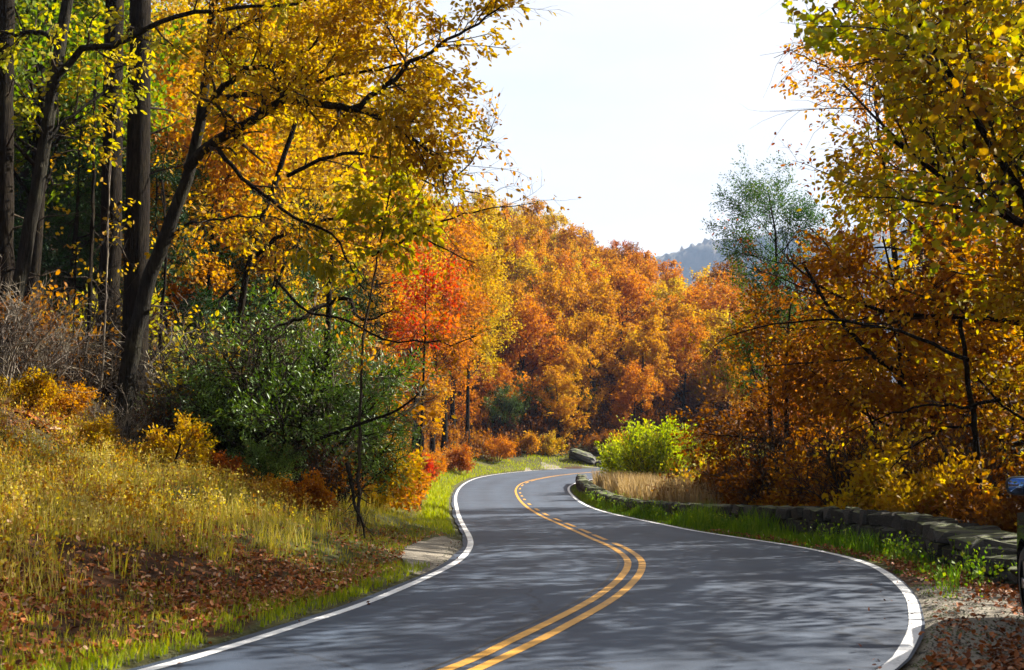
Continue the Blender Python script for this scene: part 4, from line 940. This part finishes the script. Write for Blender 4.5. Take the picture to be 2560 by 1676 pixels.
def litter(name, sc, size, lab, mat='litter', val=.5):
    x, y, z, rs, dl, dr = sc; n = len(x); G = Geo(); a = rs.uniform(0, 2 * pi, n); ax = np.stack([np.cos(a), np.sin(a), rs.normal(0, .25, n)], 1)
    leaves(G, rs, np.stack([x, y, z + rs.uniform(.005, .05, n)], 1), ax, size * rs.uniform(.5, 1.3, n), OVAL, val + rs.normal(0, .24, n), 1.6)
    o = G.build(name, LM[mat]); tag(o, lab, kind='stuff'); return o
lt = scatter(190000, (-10, 0, 6.5, 24), lambda x, y, dl, dr, rs: (dl > .5) & (dl < 10) & (rs.random(len(x)) < np.clip(.5 - .55 * mixn(x * 1.3, y), .15, 1) * (1 - .72 * sstep(11, 19, y) * (dl < 7)) * (1 - .5 * sstep(3, 7, dl)) * (np.hypot((x + 1.32) / .46, (y - 19.6) / 4.2) > .9)), 14)
litter('leaf_litter', lt, .062, 'brown and rust fallen leaves on the near left bank')
lt2 = scatter(36000, (-34, -3, 20, 50), lambda x, y, dl, dr, rs: (dl > 7) & (dl < 28), 15)
litter('forest_litter', lt2, .22, 'orange leaf litter on the floor of the left woods', 'litter', .62)
lt3 = scatter(100000, (2, 9, 7, 26), lambda x, y, dl, dr, rs: (dr > .2) & (dr < 4.5) & (rs.random(len(x)) < np.clip(.06 + .8 * sstep(.5, 1.9, dr + .7 * mixn(x * 1.4, y)) + .5 * sstep(14, 17, y), 0, 1)), 16)
litter('shoulder_litter', lt3, .062, 'brown fallen leaves on the sandy right shoulder', 'litter', .42)
lt4 = scatter(500, (-3, 6, 8, 26), lambda x, y, dl, dr, rs: ((dr > -.5) & (dr < .3)) | ((dl > -.1) & (dl < .4)), 17)
x, y, z, rs_, dl_, dr_ = lt4; litter('road_litter', (x, y, zp(y) + .006, rs_, dl_, dr_), .05, 'small dark leaf crumbs along the edges of the road', 'litter', .3)

gv = scatter(70000, (-4.5, 8, 7.5, 30), lambda x, y, dl, dr, rs: ((dl > .12) & (dl < .12 + .38 * rs.random(len(x)))) | ((dr > .06) & (dr < .06 + .5 * rs.random(len(x)) ** 2 + 1.2 * (y < 14) * rs.random(len(x)))), 22)
x, y, z, rs_, dl_, dr_ = gv; G = Geo(); n = len(x); r_ = rs_.uniform(.006, .017, n)
d_ = rs_.normal(size=(n, 6, 3)) * .22 + np.array([(1, 0, 0), (0, 1, 0), (-1, 0, 0), (0, -1, 0), (0, 0, .8), (0, 0, -.8)])
G.add(np.stack([x, y, z + .004], 1)[:, None] + d_ * r_[:, None, None], (np.arange(n)[:, None, None] * 6 + np.array([(0, 1, 4), (1, 2, 4), (2, 3, 4), (3, 0, 4)])[None]).reshape(-1, 3), np.repeat(rs_.random(n), 6))
tag(G.build('gravel', STONE), 'loose grey gravel along the edges of the pavement', kind='stuff')

# ------------------------------------------------------------------ parked car at the right edge
def car():
    import bmesh
    X0, Y0 = 4.93, 11.15                     # outer face and centre of the visible wheel
    yaw = radians(-15)
    t = thing('parked_car', 'dark grey parked car cut off at the right edge, only mirror and front wheel showing', 'car', (X0, Y0, -.03)); t.rotation_euler = (0, 0, yaw)
    paintm = plain('dark_car_paint', (.035, .032, .036), .25, .6, 1.0); rub = plain('tyre_rubber', (.018, .018, .019), .8); met = plain('alloy', (.35, .35, .36), .3, .9); gl = plain('car_glass', (.02, .03, .035), .05, 0, 0); mir = plain('mirror_glass', (.16, .26, .5), .04, 1.0); blk = plain('black_plastic', (.02, .02, .022), .5)
    R, wb = .37, 2.75
    # side profile (y along the car, forward positive, z up), with wheel arches
    def arch(cy): return [(cy + .45 * cos(a), R + .45 * sin(a)) for a in np.linspace(-.25, pi + .25, 13)]
    prof = [(.92, .32)] + arch(0) + [(-.6, .26), (-wb + .6, .26)] + arch(-wb) + [(-wb - .85, .34), (-wb - .95, .75), (-wb - .9, 1.1), (-wb - .2, 1.14), (-.75, 1.12), (.2, 1.06), (.75, .95), (.95, .75)]
    bm = bmesh.new(); Wd = 1.86
    def shell(profile, inset_top, x_off=0, width=Wd):
        n = len(profile); rings = []
        for f, ins in ((0, .03), (.06, 0), (width - .06, 0), (width, .03)):
            cz = .7; tap = lambda y: (1 if f < width / 2 else -1) * .55 * max(0, y - .4) ** 1.2; rings.append([bm.verts.new((x_off + f + tap(y), y * (1 - ins * .1), cz + (z - cz) * (1 - ins))) for y, z in profile])
        for a, b in zip(rings[:-1], rings[1:]):
            for i in range(n): bm.faces.new((a[i], a[(i + 1) % n], b[(i + 1) % n], b[i]))
        bm.faces.new(rings[0]); bm.faces.new(rings[-1][::-1])
    shell(prof, 0); bmesh.ops.recalc_face_normals(bm, faces=bm.faces[:]); me = bpy.data.meshes.new('body'); bm.to_mesh(me); bm.free(); me.materials.append(paintm); link('body', me, t)
    # cabin and windows
    G = Geo(); cab = [(-.75, 1.10), (-1.45, 1.62), (-wb - .1, 1.66), (-wb - .75, 1.12)]
    V = []; 
    for x_, ins in ((.04, 0), (Wd - .04, 0)):
        for (y_, z_) in cab: V.append((x_ + (.16 if z_ > 1.3 else 0) * (1 if x_ < 1 else -1), y_, z_))
    G.add(V, [(0, 1, 2, 3), (7, 6, 5, 4), (1, 5, 6, 2), (0, 4, 5, 1), (3, 2, 6, 7)]); G.build('cabin', paintm, t)
    def quad(name, pts, mat):
        c = np.mean(pts, 0); return Geo().add(pts, [(0, 1, 2, 3)]).build(name, mat, t)
    sx = lambda z_: .04 + .16 * np.clip((z_ - 1.1) / .52, 0, 1) - .012
    quad('window', [(sx(1.16), -.95, 1.16), (sx(1.56), -1.5, 1.56), (sx(1.58), -2.0, 1.58), (sx(1.16), -2.0, 1.16)], gl); quad('window', [(sx(1.16), -2.08, 1.16), (sx(1.58), -2.08, 1.58), (sx(1.58), -wb - .02, 1.58), (sx(1.16), -wb - .45, 1.16)], gl)
    quad('windscreen', [(.12, -.78, 1.16), (Wd - .12, -.78, 1.16), (Wd - .26, -1.38, 1.595), (.26, -1.38, 1.595)], gl)
    def wheel(yc, xc, sgn):
        a = np.arange(28) * 2 * pi / 28
        prf = [(.0, R - .13), (.0, R - .05), (.03, R), (.19, R), (.22, R - .05), (.22, R - .13)]
        V = np.array([[(xc + sgn * px, yc + pr * cos(q), R + pr * sin(q)) for q in a] for px, pr in prf]); n = 28; k = len(prf)
        F = [(i * n + j, i * n + (j + 1) % n, (i + 1) * n + (j + 1) % n, (i + 1) * n + j) for i in range(k - 1) for j in range(n)]
        o = Geo().add(V, F).build('wheel', rub, t, True)
        prf = [(.02, R - .12), (.05, R - .16), (.06, .05), (.03, .04), (.03, .001)]; V = np.array([[(xc + sgn * px, yc + pr * cos(q), R + pr * sin(q)) for q in a] for px, pr in prf])
        F = [(i * n + j, i * n + (j + 1) % n, (i + 1) * n + (j + 1) % n, (i + 1) * n + j) for i in range(len(prf) - 1) for j in range(n)]
        dish = Geo().add(V, F).build('rim', blk, o, True)
        G = Geo()
        for s5 in range(5):
            q = s5 * 2 * pi / 5; e = np.array([cos(q), sin(q)]); f = np.array([-sin(q), cos(q)])
            pts = [(r_ * e + w__ * f) for r_, w__ in ((.04, .035), (R - .12, .05), (R - .12, -.05), (.04, -.035))]
            G.add([(xc + sgn * .012, yc + p[0], R + p[1]) for p in pts] + [(xc + sgn * .04, yc + p[0], R + p[1]) for p in pts], [(0, 1, 2, 3), (0, 4, 5, 1), (1, 5, 6, 2), (2, 6, 7, 3), (3, 7, 4, 0)])
        G.build('spokes', met, o)
    for yc in (0, -wb): wheel(yc, .0, 1); wheel(yc, Wd, -1)
    # mirror: rounded housing, glass facing back
    a = np.arange(20) * 2 * pi / 20
    rr = lambda sx_, sz_: np.stack([np.sign(np.cos(a)) * np.abs(np.cos(a)) ** .55 * sx_, np.sign(np.sin(a)) * np.abs(np.sin(a)) ** .75 * sz_], 1)
    def loft(name, rings, mat, parent):
        V = []; 
        for yv, q in rings: V += [(xx, yv, zz) for xx, zz in q]
        n = 20; F = [(i * n + j, i * n + (j + 1) % n, (i + 1) * n + (j + 1) % n, (i + 1) * n + j) for i in range(len(rings) - 1) for j in range(n)]
        G = Geo().add(V, F); G.l.append(np.arange(n)[::-1]); G.n.append(np.array([n], np.int32)); G.l.append(np.arange(n) + (len(rings) - 1) * n); G.n.append(np.array([n], np.int32))
        return G.build(name, mat, parent, True)
    m0 = loft('mirror', [(-.02, rr(.125, .078)), (.0, rr(.135, .088)), (.06, rr(.12, .078)), (.11, rr(.07, .045))], blk, t); m0.location = (-.09, -.68, 1.33)
    loft('mirror_glass', [(-.026, rr(.116, .07)), (-.0215, rr(.118, .072))], mir, m0)
    Geo().add([(x_, y_, z_) for x_ in (-.06, .08) for y_ in (-.72, -.64) for z_ in (1.20, 1.27)], [(0, 1, 3, 2), (4, 6, 7, 5), (0, 4, 5, 1), (2, 3, 7, 6), (1, 5, 7, 3), (0, 2, 6, 4)]).build('mirror_arm', blk, t)
car()

# ------------------------------------------------------------------ air
hz = Geo(); a0, a1, b0, b1, c0_, c1_ = -1400, 2550, -90, 2700, -27, 560
hz.add([(x, y, z) for x in (a0, a1) for y in (b0, b1) for z in (c0_, c1_)], [(0, 1, 3, 2), (4, 6, 7, 5), (0, 4, 5, 1), (2, 3, 7, 6), (1, 5, 7, 3), (0, 2, 6, 4)])
hm, t, out = new_mat('pale_air'); pv = N(t, 'VolumePrincipled', Density=.00015, Anisotropy=.0); pv.inputs['Color'].default_value = (.50, .68, 1, 1); t.links.new(pv.outputs[0], out.inputs['Volume'])
HAZE = True
if HAZE: tag(hz.build('haze', hm), kind='stuff')
